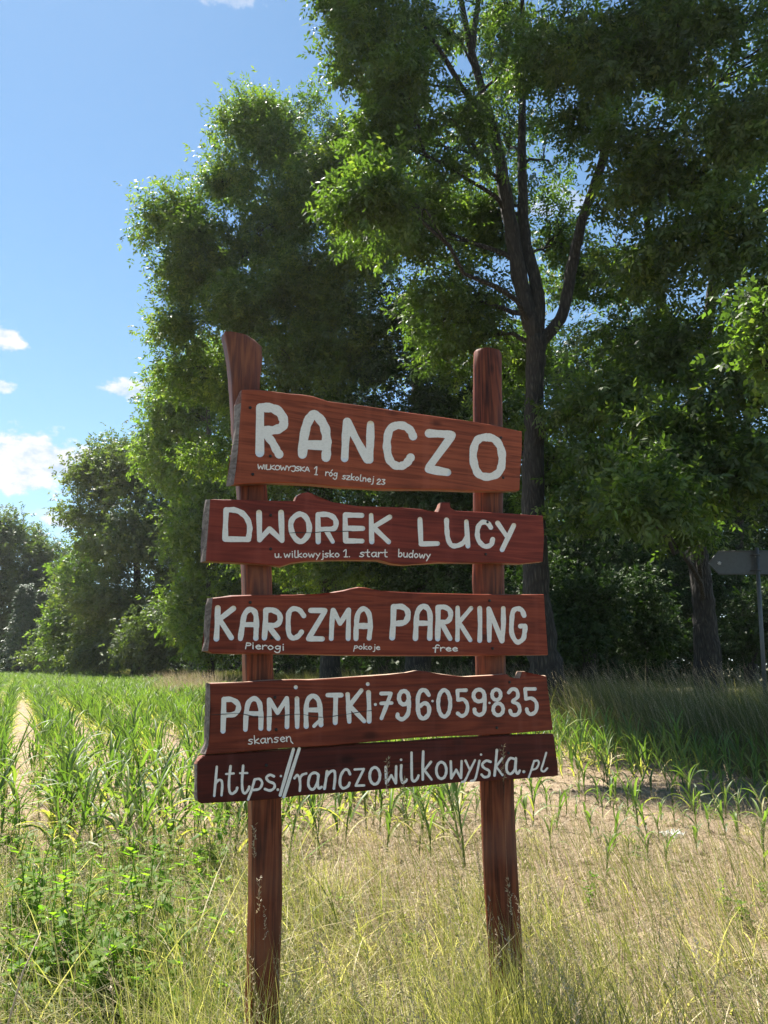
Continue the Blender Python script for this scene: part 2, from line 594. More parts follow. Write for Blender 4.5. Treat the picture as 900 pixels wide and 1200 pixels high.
# the tall forked ash behind the right post
D1 = 19.0
b1 = ground_at(648, D1)
sk1 = [([b1, at(638, 780, D1), at(628, 690, D1), at(625, 560, D1), at(627, 450, D1), at(629, 395, D1)], [.60, .42, .34, .29, .25, .28]),
       ([at(628, 400, D1), at(612, 340, D1), at(598, 260, D1 - .2), at(585, 180, D1 - .4), at(566, 110, D1 - .6), at(552, 60, D1 - .8), at(535, -30, D1 - 1)],
        [.25, .22, .20, .17, .13, .10, .05]),
       ([at(629, 400, D1), at(633, 350, D1), at(614, 280, D1 + .3), at(611, 190, D1 + .5), at(613, 90, D1 + .7), at(612, -40, D1 + 1)],
        [.19, .17, .16, .13, .10, .05]),
       ([at(632, 402, D1), at(660, 372, D1), at(669, 318, D1), at(682, 260, D1 - .3), at(706, 190, D1 - .5), at(727, 110, D1 - .8), at(745, 10, D1 - 1)],
        [.185, .16, .16, .14, .12, .09, .04]),
       ([at(552, 65, D1 - .8), at(562, -10, D1 - .6), at(566, -80, D1 - .5)], [.10, .07, .04]),
       ([at(574, 135, D1 - .5), at(545, 110, D1 - 1.5), at(520, 65, D1 - 2.2), at(490, 20, D1 - 2.4)], [.10, .08, .06, .03]),
       ([at(566, 105, D1 - .6), at(590, 85, D1 - .8), at(610, 70, D1 - 1)], [.05, .035, .02])]
lb1 = [lobe(448, 45, 17, 80, 95, 150), lobe(465, 140, 17, 52, 60, 90), lobe(480, -95, 18, 120, 80, 120), lobe(620, -95, 18, 120, 80, 120),
       lobe(740, -80, 17, 100, 80, 80), lobe(400, -40, 17.5, 50, 70, 70),
       lobe(520, 30, 18, 50, 35, 26), lobe(600, 20, 20.5, 55, 40, 36), lobe(655, 60, 17, 55, 65, 80), lobe(735, 40, 16, 70, 70, 110),
       lobe(600, 150, 20.5, 60, 55, 34), lobe(530, 160, 17.8, 55, 60, 60), lobe(570, 250, 20.3, 45, 45, 34), lobe(600, 60, 20.3, 50, 45, 40), lobe(690, 130, 18, 45, 45, 36), lobe(650, 190, 20.5, 30, 60, 15),
       lobe(440, 222, 14.8, 46, 40, 60), lobe(470, 260, 18.5, 75, 75, 130), lobe(520, 340, 19.5, 80, 65, 120), lobe(548, 250, 20.5, 55, 55, 70), lobe(570, 420, 21, 65, 50, 80),
       lobe(655, 290, 20.5, 38, 45, 36), lobe(665, 480, 18.4, 34, 40, 30), lobe(690, 330, 21, 60, 55, 60), lobe(600, 500, 20.5, 60, 55, 80), lobe(650, 560, 20, 40, 50, 50)]
make_tree('ash_tree', 'tall dark ash tree with a forked trunk right behind the sign post', 'tree', sk1, lb1, M_ASH, leaf=.155, per=8, sig=.25, tint0=.44, dens=.95)

# the ash on the right, with hanging boughs
D4 = 22.5
b4 = ground_at(829, D4)
sk4 = [([b4, at(828, 745, D4), at(822, 690, D4), at(815, 620, D4), at(812, 540, D4), at(816, 450, D4)], [.48, .36, .31, .30, .26, .23]),
       ([at(816, 460, D4), at(830, 380, D4), at(842, 280, D4 - 1), at(838, 160, D4 - 2), at(828, 30, D4 - 3), at(825, -60, D4 - 3)], [.2, .18, .15, .12, .08, .04]),
       ([at(815, 470, D4), at(790, 400, D4 - 1.5), at(768, 330, D4 - 3), at(755, 240, D4 - 4), at(760, 150, D4 - 5)], [.16, .13, .11, .08, .05]),
       ([at(816, 500, D4), at(860, 440, D4 - 1.5), at(890, 390, D4 - 3), at(905, 300, D4 - 4)], [.14, .11, .09, .05])]
lb4 = [lobe(820, 50, 16, 95, 90, 150), lobe(880, 150, 15, 60, 85, 110), lobe(800, 170, 16, 75, 70, 120), lobe(740, 215, 17, 48, 55, 70),
       lobe(770, 300, 17, 65, 60, 90), lobe(860, 285, 15.5, 65, 70, 110), lobe(720, 385, 18.5, 60, 55, 66), lobe(800, 400, 17.5, 70, 55, 76),
       lobe(875, 450, 15.5, 50, 60, 76), lobe(800, 500, 16, 70, 50, 100), lobe(725, 480, 17.5, 60, 55, 84), lobe(870, 535, 15.5, 55, 48, 90),
       lobe(775, 560, 15, 58, 38, 86), lobe(700, 570, 18, 55, 50, 80), lobe(755, 590, 14, 38, 24, 40), lobe(800, 610, 19, 45, 26, 40),
       lobe(920, 40, 15, 60, 120, 90), lobe(940, 300, 15, 60, 120, 60)]
make_tree('ash_tree', 'dark ash tree with low hanging boughs left of the arrow road sign', 'tree', sk4, lb4, M_ASH, leaf=.165, per=8, sig=.25, tint0=.48, dens=.62)

# bough of a tree just outside the frame on the right
D5 = 9.2
b5 = ground_at(985, D5)
sk5 = [([b5, at(985, 650, D5), at(975, 480, D5), at(965, 330, D5), at(960, 180, D5)], [.26, .2, .17, .13, .06])]
lb5 = [lobe(906, 372, 8.8, 30, 40, 17), lobe(970, 380, 9.2, 60, 80, 50), lobe(985, 230, 9.2, 50, 70, 40),
       lobe(893, 420, 9.0, 20, 18, 7)]
make_tree('maple_tree', 'bright green leafy boughs reaching in at the right edge', 'tree', sk5, lb5, M_LIGHT, leaf=.10, per=7, sig=.15, tint0=.3, wid=.6)

# the broad tree left of the sign top
D2 = 31.0
b2 = ground_at(388, D2)
sk2 = [([b2, at(386, 740, D2), at(384, 640, D2), at(380, 520, D2), at(372, 420, D2)], [.5, .38, .33, .28, .24]),
       ([at(373, 425, D2), at(350, 330, D2), at(325, 240, D2), at(305, 150, D2)], [.2, .16, .11, .05]),
       ([at(373, 425, D2), at(390, 330, D2), at(395, 230, D2 + 1), at(385, 160, D2 + 1)], [.2, .16, .11, .05]),
       ([at(380, 500, D2), at(330, 400, D2 - 1), at(270, 320, D2 - 1.5), at(220, 260, D2 - 2)], [.17, .13, .1, .05])]
lb2 = [lobe(300, 150, 30, 44, 46, 80), lobe(262, 205, 29.5, 40, 36, 60), lobe(208, 250, 29, 42, 32, 56), lobe(240, 295, 29, 50, 42, 80), lobe(340, 175, 29.5, 48, 46, 80),
       lobe(360, 240, 29, 60, 55, 110), lobe(385, 190, 29.5, 40, 60, 70), lobe(408, 195, 29, 36, 50, 60), lobe(430, 300, 28, 44, 60, 70), lobe(330, 320, 29, 60, 50, 90), lobe(395, 385, 29, 40, 50, 60), lobe(300, 270, 29, 60, 50, 100), lobe(285, 360, 29, 66, 46, 110), lobe(380, 330, 28.5, 62, 60, 110),
       lobe(222, 385, 30, 34, 34, 40), lobe(260, 440, 30.5, 52, 46, 80), lobe(340, 440, 29.5, 70, 60, 120), lobe(410, 430, 29, 50, 60, 90),
       lobe(300, 545, 31, 75, 55, 110), lobe(385, 560, 30, 75, 60, 110), lobe(320, 640, 32, 80, 50, 90), lobe(410, 660, 31, 70, 50, 80),
       lobe(225, 330, 30, 34, 36, 50), lobe(215, 450, 31, 34, 40, 50), lobe(300, 112, 30, 20, 18, 10), lobe(355, 128, 29.5, 18, 20, 10), lobe(176, 258, 29, 14, 18, 8), lobe(420, 230, 29, 45, 55, 70)]
make_tree('ash_tree', 'broad leafy tree rising behind the left post against the blue sky', 'tree', sk2, lb2, M_ASH, leaf=.19, per=9, sig=.38, tint0=.58, k=7)

# a dark tree between the posts
D3 = 30.0
b3 = ground_at(490, D3)
sk3 = [([b3, at(490, 740, D3), at(489, 640, D3), at(492, 520, D3), at(488, 400, D3)], [.6, .48, .4, .34, .2])]
lb3 = [lobe(470, 400, 28, 70, 60, 100), lobe(530, 470, 28, 70, 60, 100), lobe(450, 500, 28.5, 70, 60, 90), lobe(520, 570, 28, 80, 60, 110),
       lobe(580, 620, 28, 60, 60, 90), lobe(460, 620, 29, 70, 50, 80), lobe(530, 680, 29, 80, 40, 80), lobe(610, 440, 27, 50, 60, 70)]
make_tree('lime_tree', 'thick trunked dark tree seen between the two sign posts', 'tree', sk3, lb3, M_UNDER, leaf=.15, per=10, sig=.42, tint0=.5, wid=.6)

# tree line running away beside the field
def simple_tree(name, label, cat, px, D, lobes, mat, rad, top, leaf, per=10, sig=.6, tint0=.5, group=None, wid=.55, **kw):
    b = ground_at(px, D)
    tp = at(px + rng.normal(0, 4), top, D)
    mid = b * .5 + tp * .5 + rng.normal(0, .3, 3) * np.array([1, 1, 0])
    return make_tree(name, label, cat, [([b, b * .85 + mid * .15, mid, tp], [rad * 1.35, rad, rad * .75, rad * .25])], lobes, mat, leaf=leaf, per=per,
                     sig=sig, tint0=tint0, group=group, twig=3, wid=wid, **kw)


simple_tree('maple_tree', 'bright green tree just left of the sign boards', 'tree', 246, 48,
            [lobe(225, 430, 50, 36, 44, 70), lobe(212, 480, 50, 30, 40, 50), lobe(192, 540, 52, 26, 50, 60), lobe(190, 500, 52, 20, 26, 24), lobe(245, 455, 50, 36, 44, 70), lobe(235, 540, 50, 46, 56, 100), lobe(270, 560, 47, 50, 60, 100), lobe(245, 640, 48, 52, 56, 110), lobe(285, 690, 46, 50, 50, 90),
             lobe(225, 715, 49, 40, 50, 80), lobe(265, 745, 47, 50, 30, 60), lobe(205, 500, 52, 24, 36, 40)], M_LIGHT, .35, 440, .24, tint0=.50)
simple_tree('oak_tree', 'round dense tree at the middle of the tree line left of the sign', 'tree', 160, 74,
            [lobe(140, 545, 75, 52, 40, 90), lobe(185, 540, 74, 46, 42, 80), lobe(120, 610, 76, 44, 50, 80), lobe(165, 620, 73, 58, 60, 120), lobe(205, 630, 73, 40, 60, 80),
             lobe(140, 700, 73, 55, 50, 100), lobe(190, 720, 72, 48, 46, 80), lobe(150, 755, 73, 60, 22, 50), lobe(108, 560, 75, 24, 30, 30)], M_FAR, .45, 540, .34, sig=.8, tint0=.5)
simple_tree('willow_tree', 'low pale green tree at the left end of the tree line', 'tree', 86, 84,
            [lobe(90, 680, 84, 22, 40, 50), lobe(82, 730, 82, 22, 40, 60), lobe(105, 650, 86, 22, 30, 40), lobe(78, 765, 82, 18, 14, 16)], M_LIGHT, .25, 670, .36, sig=.7, tint0=.42)
for (px, D, nm, lab, lb, mt) in [
        (12, 112, 'oak_tree', 'tall dusky tree at the far left corner of the field', [lobe(8, 640, 112, 34, 38, 70), lobe(15, 700, 112, 36, 50, 110), lobe(10, 758, 111, 40, 22, 50), lobe(-14, 660, 112, 30, 50, 50)], M_FAR),
        (52, 116, 'oak_tree', 'dusky round tree right of the tall one at the far left', [lobe(50, 655, 116, 26, 36, 60), lobe(58, 715, 116, 30, 50, 90), lobe(60, 760, 115, 36, 20, 50), lobe(40, 690, 116, 25, 40, 40)], M_FAR),
        (-60, 112, 'oak_tree', 'far tree beyond the left edge of the field', [lobe(-60, 650, 112, 40, 50, 70), lobe(-60, 720, 112, 45, 50, 80), lobe(-60, 765, 112, 50, 20, 40)], M_FAR),
        (78, 122, 'oak_tree', 'far tree showing in the notch beside the pale green tree', [lobe(80, 680, 122, 24, 36, 50), lobe(84, 735, 122, 26, 40, 60), lobe(95, 765, 121, 30, 16, 40)], M_FAR)]:
    simple_tree(nm, lab, 'tree', px, D, lb, mt, .35, 640, .42, sig=1.0, tint0=.34)


def conifer(label, px, D, top, wpx):
    b = ground_at(px, D)
    tp = at(px, top, D)
    H = tp[2] - b[2]
    root = link('spruce_tree', None, None, b)
    tag(root, label, 'tree', 'spruces at the end of the field')
    g = Geo()
    g.tube([[0, 0, 0], [0, 0, H * .5], [0, 0, H]], [.16, .1, .02], 8)
    n = 900
    t = rng.random(n) ** .75
    rr = (1 - t) * wpx * D / 880 * rng.uniform(.55, 1.1, n)
    a = rng.uniform(0, 2 * np.pi, n)
    P = np.stack([np.cos(a) * rr, np.sin(a) * rr, .05 * H + t * H * .95], -1)
    U = np.stack([np.cos(a), np.sin(a), -np.full(n, .35)], -1) + rng.normal(0, .25, (n, 3))
    V, c = sprays(P, U, np.tile([0, 0, 1.0], (n, 1)) + rng.normal(0, .3, (n, 3)), np.full(n, .9), .42, .4, np.clip(rng.normal(.5, .2, n), 0, 1))
    link('trunk', g.build('trunk', M_BARK, True), root)
    link('crown', leaf_mesh('crown', V, c, M_CONIFER), root)


conifer('dark spruce standing lowest before the far left trees', 22, 99, 684, 20)
conifer('dark spruce between the lowest spruce and the pale green tree', 46, 101, 690, 17)

# dark wood behind, on the right
for i, (px, D, lab, lb) in enumerate([
        (560, 40, 'dark background tree filling the gap left of the right post', [lobe(560, 520, 40, 70, 70, 80), lobe(520, 620, 40, 80, 70, 80), lobe(600, 640, 39, 70, 70, 80), lobe(560, 720, 39, 80, 40, 60)]),
        (690, 36, 'dark background tree just right of the forked ash trunk', [lobe(690, 440, 37, 70, 70, 80), lobe(680, 560, 36, 80, 70, 100), lobe(700, 660, 36, 80, 60, 90), lobe(650, 720, 35, 60, 40, 50)]),
        (826, 39, 'dark background tree between the two ash trunks', [lobe(770, 430, 39, 80, 70, 80), lobe(770, 560, 38, 80, 80, 110), lobe(780, 670, 37, 80, 60, 100)]),
        (880, 37, 'dark background tree behind the arrow road sign', [lobe(870, 400, 38, 80, 80, 80), lobe(890, 540, 37, 80, 80, 100), lobe(910, 640, 37, 60, 50, 50)]),
        (450, 44, 'dark background tree behind the middle boards', [lobe(450, 560, 44, 80, 70, 70), lobe(430, 680, 43, 90, 60, 90), lobe(480, 740, 42, 70, 30, 50)]),
        (340, 46, 'dark background tree behind the left ends of the boards', [lobe(330, 600, 46, 80, 60, 70), lobe(330, 700, 45, 80, 60, 90), lobe(370, 750, 44, 70, 25, 50)])]):
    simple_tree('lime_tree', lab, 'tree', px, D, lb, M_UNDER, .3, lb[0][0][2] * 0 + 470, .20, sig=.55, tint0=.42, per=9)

for (px, D, lab, lb) in [
        (320, 40, 'dark hedge like bush under the tree left of the boards', [lobe(310, 740, 40, 70, 36, 60), lobe(350, 752, 39, 60, 26, 40)]),
        (62, 88, 'low bush under the pale green tree at the end of the tree line', [lobe(62, 765, 88, 30, 22, 40), lobe(95, 760, 86, 30, 24, 40)]),
        (125, 76, 'low bush at the foot of the round dense tree', [lobe(120, 750, 76, 36, 34, 60), lobe(160, 760, 74, 40, 26, 50)]),
        (205, 62, 'low bush between the round dense tree and the bright green tree', [lobe(205, 745, 62, 40, 40, 60), lobe(180, 762, 63, 30, 20, 30)]),
        (505, 34, 'dark bush behind the lower boards beside the thick trunk', [lobe(520, 735, 34, 50, 40, 60), lobe(470, 750, 34, 44, 26, 40)]),
        (640, 31, 'dark bush seen just right of the board ends', [lobe(640, 700, 31, 44, 64, 90)]),
        (820, 33, 'dark bush behind the trunk of the right ash', [lobe(810, 700, 33, 60, 60, 90), lobe(850, 755, 32, 60, 20, 40)]),
        (690, 25.5, 'dark bush in the shade right of the forked trunk', [lobe(690, 715, 25.5, 46, 40, 70), lobe(660, 745, 25, 34, 28, 40)]),
        (755, 28, 'dark bush in deep shade between the ash trunks', [lobe(750, 700, 28, 56, 60, 90), lobe(775, 750, 27.5, 40, 26, 40)]),
        (880, 30, 'dark bush low behind the pole of the road sign', [lobe(880, 730, 30, 44, 38, 50), lobe(915, 720, 30, 40, 40, 40)]),
        (580, 30, 'dark bush behind the foot of the right post', [lobe(575, 735, 30, 56, 30, 60)]),
        (420, 36, 'dark bush low between the sign posts', [lobe(420, 745, 36, 60, 24, 50)])]:
    b = ground_at(px, D)
    sk = [([b, b + np.array([.1, 0, .6]), b + np.array([.1, .1, 1.3])], [.05, .03, .008])]
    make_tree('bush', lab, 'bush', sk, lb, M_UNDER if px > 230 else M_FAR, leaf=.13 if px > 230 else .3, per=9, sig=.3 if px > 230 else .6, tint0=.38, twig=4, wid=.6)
# ------------------------------------------------------------------ far wood closing the view under the crowns
def build_far_wood():
    n = 60000
    q = rng.uniform(22, 52, n)
    r = rng.uniform(20, 150, n)
    x = QDIR[0] * q + RDIR[0] * r
    y = QDIR[1] * q + RDIR[1] * r
    ok = (y > 48) & (np.abs(x / y) < .75)
    x, y = x[ok], y[ok]
    m = 9000                                  # the wood at the far end of the field
    y2 = rng.uniform(128, 160, m)
    x2 = y2 * rng.uniform(-.75, -.28, m)
    x, y = np.concatenate([x, x2]), np.concatenate([y, y2])
    n = len(x)
    hgt = np.where(y > 100, 8, 14) + 3 * np.sin(x * .31) + 2.5 * np.sin(y * .23 + 1)
    z = rng.random(n) ** .85 * hgt
    P = np.stack([x, y, z], -1)
    U = rng.standard_normal((n, 3)) + np.array([0, 0, -.3])
    Nn = rng.standard_normal((n, 3)) * .6 + np.array([0, -.3, 1.0])
    V, c = sprays(P, U, Nn, np.full(n, 1.2), .62, .6, np.clip(rng.normal(.4, .2, n), 0, 1), 6)
    o = link('distant_wood', leaf_mesh('distant_wood', V, c, M_UNDER))
    o['kind'] = 'stuff'


build_far_wood()


# ------------------------------------------------------------------ blades
def blades(x, y, h, w, tint, lean=.35, wind=(-.35, 0.05), seg=4, curl=.6, z0=None):
    n = len(x)
    a = rng.uniform(0, 2 * np.pi, n)
    ln = np.abs(rng.normal(0, lean, n))
    dx = np.cos(a) * ln + wind[0] * rng.uniform(.3, 1.3, n)
    dy = np.sin(a) * ln + wind[1]
    z = ground_z(x, y) if z0 is None else z0
    fa = rng.uniform(0, 2 * np.pi, n)
    sx, sy = np.cos(fa) * w * .5, np.sin(fa) * w * .5
    cu = rng.uniform(.2, 1.6, n) * curl
    t = np.linspace(0, 1, seg + 1)
    V = np.empty((n, seg + 1, 2, 3), np.float32)
    for i, s in enumerate(t):
        k = s + cu * s * s
        px = x + dx * h * k * .6
        py = y + dy * h * k * .6
        lat = np.hypot(dx, dy) * cu
        pz = z - .02 + h * (s - .28 * np.minimum(lat, 1.6) * s ** 3)
        ww = 1.0 - .92 * s ** 1.6
        V[:, i, 0] = np.stack([px - sx * ww, py - sy * ww, pz], -1)
        V[:, i, 1] = np.stack([px + sx * ww, py + sy * ww, pz], -1)
    b = np.arange(n)[:, None] * (2 * (seg + 1)) + np.arange(seg)[None, :] * 2
    Q = np.stack([b, b + 1, b + 3, b + 2], -1).reshape(-1, 4)
    c = np.repeat(np.clip(tint, 0, 1), 2 * (seg + 1))
    tip = V[:, -1].mean(axis=1)
    d = tip - V[:, -2].mean(axis=1)
    return V.reshape(-1, 3), Q, c, tip, d / (np.linalg.norm(d, axis=1)[:, None] + 1e-9)


class Heap:
    def __init__(self):
        self.v, self.q, self.c, self.n = [], [], [], 0

    def add(self, V, Q, c):
        self.v.append(np.asarray(V, np.float32)); self.q.append(Q + self.n); self.c.append(c); self.n += len(V)

    def leaves(self, V, c):
        self.add(V, np.arange(len(V)).reshape(-1, 4), c)

    def mesh(self, name, mat):
        return mesh_np(name, np.concatenate(self.v), np.concatenate(self.q), None, np.concatenate(self.c), mat)


def wedge(n, d0, d1, pad=.35, p=1.0):
    """random points on the ground inside (a little more than) the view"""
    y = d0 + (d1 - d0) * rng.random(n) ** p
    x = rng.uniform(-1, 1, n) * (y * .52 + pad + .45)
    return x, y


def patch(x, y, f=1.0, s=0.0):
    return (np.sin(x * 1.9 * f + s) * np.cos(y * 2.3 * f + s * 1.3) + .6 * np.sin(x * 4.3 * f + y * 3.1 * f + s) + .4 * np.sin(x * 7.7 * f - y * 6.1 * f + 2 * s)) / 2 + .5


def heads(tip, d, size, n_per, tint):
    """feathery seed heads"""
    m = len(tip)
    k = n_per
    s = np.linspace(0, 1, k)[None, :, None]
    P = tip[:, None, :] - d[:, None, :] * (s * size[:, None, None])
    P = P.reshape(-1, 3)
    U = np.repeat(d, k, 0) + rng.normal(0, .35, (m * k, 3))
    V, c = sprays(P, U, rng.standard_normal((m * k, 3)), np.full(m * k, .008), np.repeat(size, k) * .10, .3, np.repeat(tint, k), 2)
    return V, c


def build_verge_grass():
    # tufts of dry and green grass around the sign, each with its own height, lean and colour
    H = Heap()
    nc = 3900
    cx, cy = wedge(nc, 1.8, 7.8, .4, .85)
    left = 1 - sstep(-.9, .7, cx)
    far = sstep(4.9, 7.0, cy + .25 * np.maximum(cx, 0))
    pt = patch(cx, cy, 1.0, .7)
    keep = rng.random(nc) < (.36 + .5 * left + .3 * (pt - .4)) * (1 - .85 * far)
    cx, cy, left, far, pt = cx[keep], cy[keep], left[keep], far[keep], pt[keep]
    nc = len(cx)
    m = rng.poisson(13, nc) + 3
    ct = .74 - .22 * left - .15 * pt - .16 * (1 - sstep(2.8, 4.2, cy)) + rng.normal(0, .27, nc)
    ch = (.11 + .10 * left + .10 * pt) * rng.uniform(.5, 1.7, nc) * (1 - .3 * far)
    ca = rng.uniform(0, 6.28, nc)
    ci = np.repeat(np.arange(nc), m)
    n = len(ci)
    sp_ = rng.uniform(.03, .11, nc)[ci]
    x, y = cx[ci] + rng.normal(0, 1, n) * sp_, cy[ci] + rng.normal(0, 1, n) * sp_
    V, Q, c, _, _ = blades(x, y, ch[ci] * rng.uniform(.5, 1.4, n), rng.uniform(.0035, .0115, n), ct[ci] + rng.normal(0, .26, n), 1.0, (-.25, 0), 5, 1.3)
    H.add(V, Q, c)
    # taller tufts at the feet of the posts
    for (bx, by, k) in [(-.52, 2.75, 420), (-.40, 2.95, 300), (.50, 3.30, 420), (.64, 3.45, 360), (.36, 3.35, 260), (-.75, 3.1, 240), (.9, 3.5, 200), (.05, 3.2, 240)]:
        x, y = bx + rng.normal(0, .13, k), by + rng.normal(0, .10, k)
        V, Q, c, _, _ = blades(x, y, rng.uniform(.25, .66, k), rng.uniform(.0022, .0045, k), rng.normal(.52, .27, k), .5, (-.2, 0), 6, .9)
        H.add(V, Q, c)
    # darker upright stems
    n = 9500
    x, y = wedge(n, 2.2, 7.4, .3, .9)
    keep = rng.random(n) < np.where(x > .2, .9, .5) * (1 - .6 * sstep(5.6, 7.2, y))
    x, y = x[keep], y[keep]
    n = len(x)
    V, Q, c, _, _ = blades(x, y, rng.uniform(.2, .58, n), rng.uniform(.0025, .006, n), rng.normal(.25, .22, n), .3, (-.5, .1), 4, .5)
    H.add(V, Q, c)
    link_o = link('verge_grass', H.mesh('verge_grass', M_GRASS))
    link_o['kind'] = 'stuff'
    # dead straw lying low
    H = Heap()
    n = 30000
    x, y = wedge(n, 2.2, 9.5, .4, .9)
    keep = rng.random(n) < np.where(x > -.4, .85, .45) * (1 - .6 * sstep(7, 9.5, y))
    x, y = x[keep], y[keep]
    n = len(x)
    V, Q, c, _, _ = blades(x, y, rng.uniform(.08, .32, n), rng.uniform(.002, .005, n), rng.uniform(.1, 1, n), 1.3, (-.2, 0), 3, 1.2)
    H.add(V, Q, c)
    # stems with seed heads
    n = 2600
    x, y = wedge(n, 2.3, 7.2, .3, .9)
    keep = rng.random(n) < np.where(np.abs(x + .1) < .9, .9, .6) * (1 - .7 * sstep(5.3, 7, y))
    x, y = x[keep], y[keep]
    n = len(x)
    h = rng.uniform(.45, .86, n) * np.where(y < 2.9, 1.05, .9)
    V, Q, c, tip, d = blades(x, y, h, rng.uniform(.0018, .003, n), rng.uniform(.1, .8, n), .28, (-.22, 0), 6, .7)
    H.add(V, Q, c)
    hv, hc = heads(tip, d, rng.uniform(.06, .14, n), 14, rng.uniform(.35, 1, n))
    H.leaves(hv, hc)
    # a few tall stems standing close before the posts and the lower boards
    xs = np.array([-.06, .05, -.42, -.36, -.5, .50, .46, .56, -.44, .33, -1.5, 1.3])
    ys = np.array([2.75, 2.85, 2.75, 2.6, 2.8, 3.25, 3.1, 3.2, 2.9, 3.0, 3.0, 3.1])
    hh = np.array([1.30, 1.22, 1.10, .95, .9, 1.30, .9, .8, 1.05, .85, .95, .9])
    V, Q, c, tip, d = blades(xs, ys, hh, np.full(12, .0028), rng.uniform(.2, .8, 12), .10, (-.10, 0), 8, .4)
    H.add(V, Q, c)
    hv, hc = heads(tip, d, rng.uniform(.10, .16, 12), 22, rng.uniform(.3, .9, 12))
    H.leaves(hv, hc)
    # broken straw strewn over the bare field edge
    n = 26000
    x, y = wedge(n, 4.2, 15, .5, .9)
    keep = (x > -.8) | (rng.random(n) < .4)
    x, y = x[keep], y[keep]
    n = len(x)
    V, Q, c, _, _ = blades(x, y, rng.uniform(.05, .2, n), rng.uniform(.003, .008, n), rng.uniform(-.4, 1, n), 2.6, (-.2, 0), 3, 1.0)
    H.add(V, Q, c)
    o = link('dry_grass', H.mesh('dry_grass', M_DRY))
    o['kind'] = 'stuff'


build_verge_grass()


def build_clods():
    n = 5200
    x, y = wedge(n, 5.6, 15, .4, .9)
    keep = (QDIR[0] * x + QDIR[1] * y) < EDGE
    x, y = x[keep], y[keep]
    n = len(x)
    s = rng.lognormal(-4.15, .55, n)
    base = np.array([[1, 0, 0], [0, 1, 0], [-1, 0, 0], [0, -1, 0], [0, 0, .8], [0, 0, -.6]], float)
    V = base[None] * s[:, None, None] * rng.uniform(.6, 1.4, (n, 6, 3))
    a = rng.uniform(0, 6.28, n)
    X = V[..., 0] * np.cos(a)[:, None] - V[..., 1] * np.sin(a)[:, None] + x[:, None]
    Yv = V[..., 0] * np.sin(a)[:, None] + V[..., 1] * np.cos(a)[:, None] + y[:, None]
    Z = V[..., 2] + ground_z(x, y)[:, None]
    t = np.array([(0, 1, 4), (1, 2, 4), (2, 3, 4), (3, 0, 4), (1, 0, 5), (2, 1, 5), (3, 2, 5), (0, 3, 5)])
    T = (np.arange(n)[:, None, None] * 6 + t[None]).reshape(-1, 3)
    me = mesh_np('soil_clods', np.stack([X, Yv, Z], -1).reshape(-1, 3), None, T, None, plain_mat('dry_clod', (.25, .19, .13), .95, .1, .5, 9))
    o = link('soil_clods', me)
    o['kind'] = 'stuff'


build_clods()


def build_tall_grass():
    H = Heap()
    n = 150000
    x, y = wedge(n, 10.5, 46, 2.0, 1.25)
    q = QDIR[0] * x + QDIR[1] * y
    pt = patch(x, y, .35, 2.0)
    keep = (q > EDGE + .05) & (q < 24) & (rng.random(n) < np.where(q > 15, .6, 1.0))
    x, y, q, pt = x[keep], y[keep], q[keep], pt[keep]
    n = len(x)
    rise = sstep(EDGE, EDGE + 1.6, q)
    h = (.28 + .5 * rise + .22 * pt + .25 * (patch(x, y, 1.1, 1.0) - .3)) * rng.uniform(.45, 1.3, n) * np.where(q > 15.5, .7, 1)
    V, Q, c, tip, d = blades(x, y, h, rng.uniform(.006, .013, n) * (.7 + y / 40), .28 + .35 * (patch(x, y, .9, 5.0) - .4) + rng.normal(0, .2, n) + .4 * (rng.random(n) < .16), .5, (-.42, 0), 4, .7)
    H.add(V, Q, c)
    # far end of the verge beside the field
    n = 26000
    r = rng.uniform(40, 110, n)
    q = rng.uniform(EDGE, EDGE + 6, n)
    x, y = QDIR[0] * q + RDIR[0] * r, QDIR[1] * q + RDIR[1] * r
    V, Q, c, _, _ = blades(x, y, rng.uniform(.4, 1.1, n), rng.uniform(.02, .05, n), rng.normal(.55, .2, n), .35, (-.3, 0), 3, .7)
    H.add(V, Q, c)
    o = link('tall_grass', H.mesh('tall_grass', M_TALL))
    o['kind'] = 'stuff'
    # pale seeding stems standing above it
    H = Heap()
    n = 9000
    x, y = wedge(n, 11, 30, 1.0)
    q = QDIR[0] * x + QDIR[1] * y
    keep = (q > EDGE + .8) & (q < 16)
    x, y = x[keep], y[keep]
    n = len(x)
    V, Q, c, tip, d = blades(x, y, rng.uniform(.8, 1.5, n), rng.uniform(.005, .009, n), rng.uniform(.2, .9, n), .2, (-.45, 0), 5, .6)
    H.add(V, Q, c)
    hv, hc = heads(tip, d, rng.uniform(.12, .24, n), 7, rng.uniform(.2, .9, n))
    H.leaves(hv, hc)
    # a pale tuft at the corner of the tree line
    n = 1500
    c0 = at(228, 786, 33)
    a, rr = rng.uniform(0, 2 * np.pi, n), rng.random(n) ** .6 * 1.6
    x, y = c0[0] + np.cos(a) * rr, c0[1] + np.sin(a) * rr
    V, Q, c, tip, d = blades(x, y, rng.uniform(.8, 1.5, n), rng.uniform(.008, .014, n), rng.uniform(.3, 1, n), .4, (-.3, 0), 4, .7)
    H.add(V, Q, c)
    hv, hc = heads(tip, d, rng.uniform(.15, .3, n), 6, rng.uniform(.4, 1, n))
    H.leaves(hv, hc)
    o = link('seeding_grass', H.mesh('seeding_grass', M_DRY))
    o['kind'] = 'stuff'


build_tall_grass()


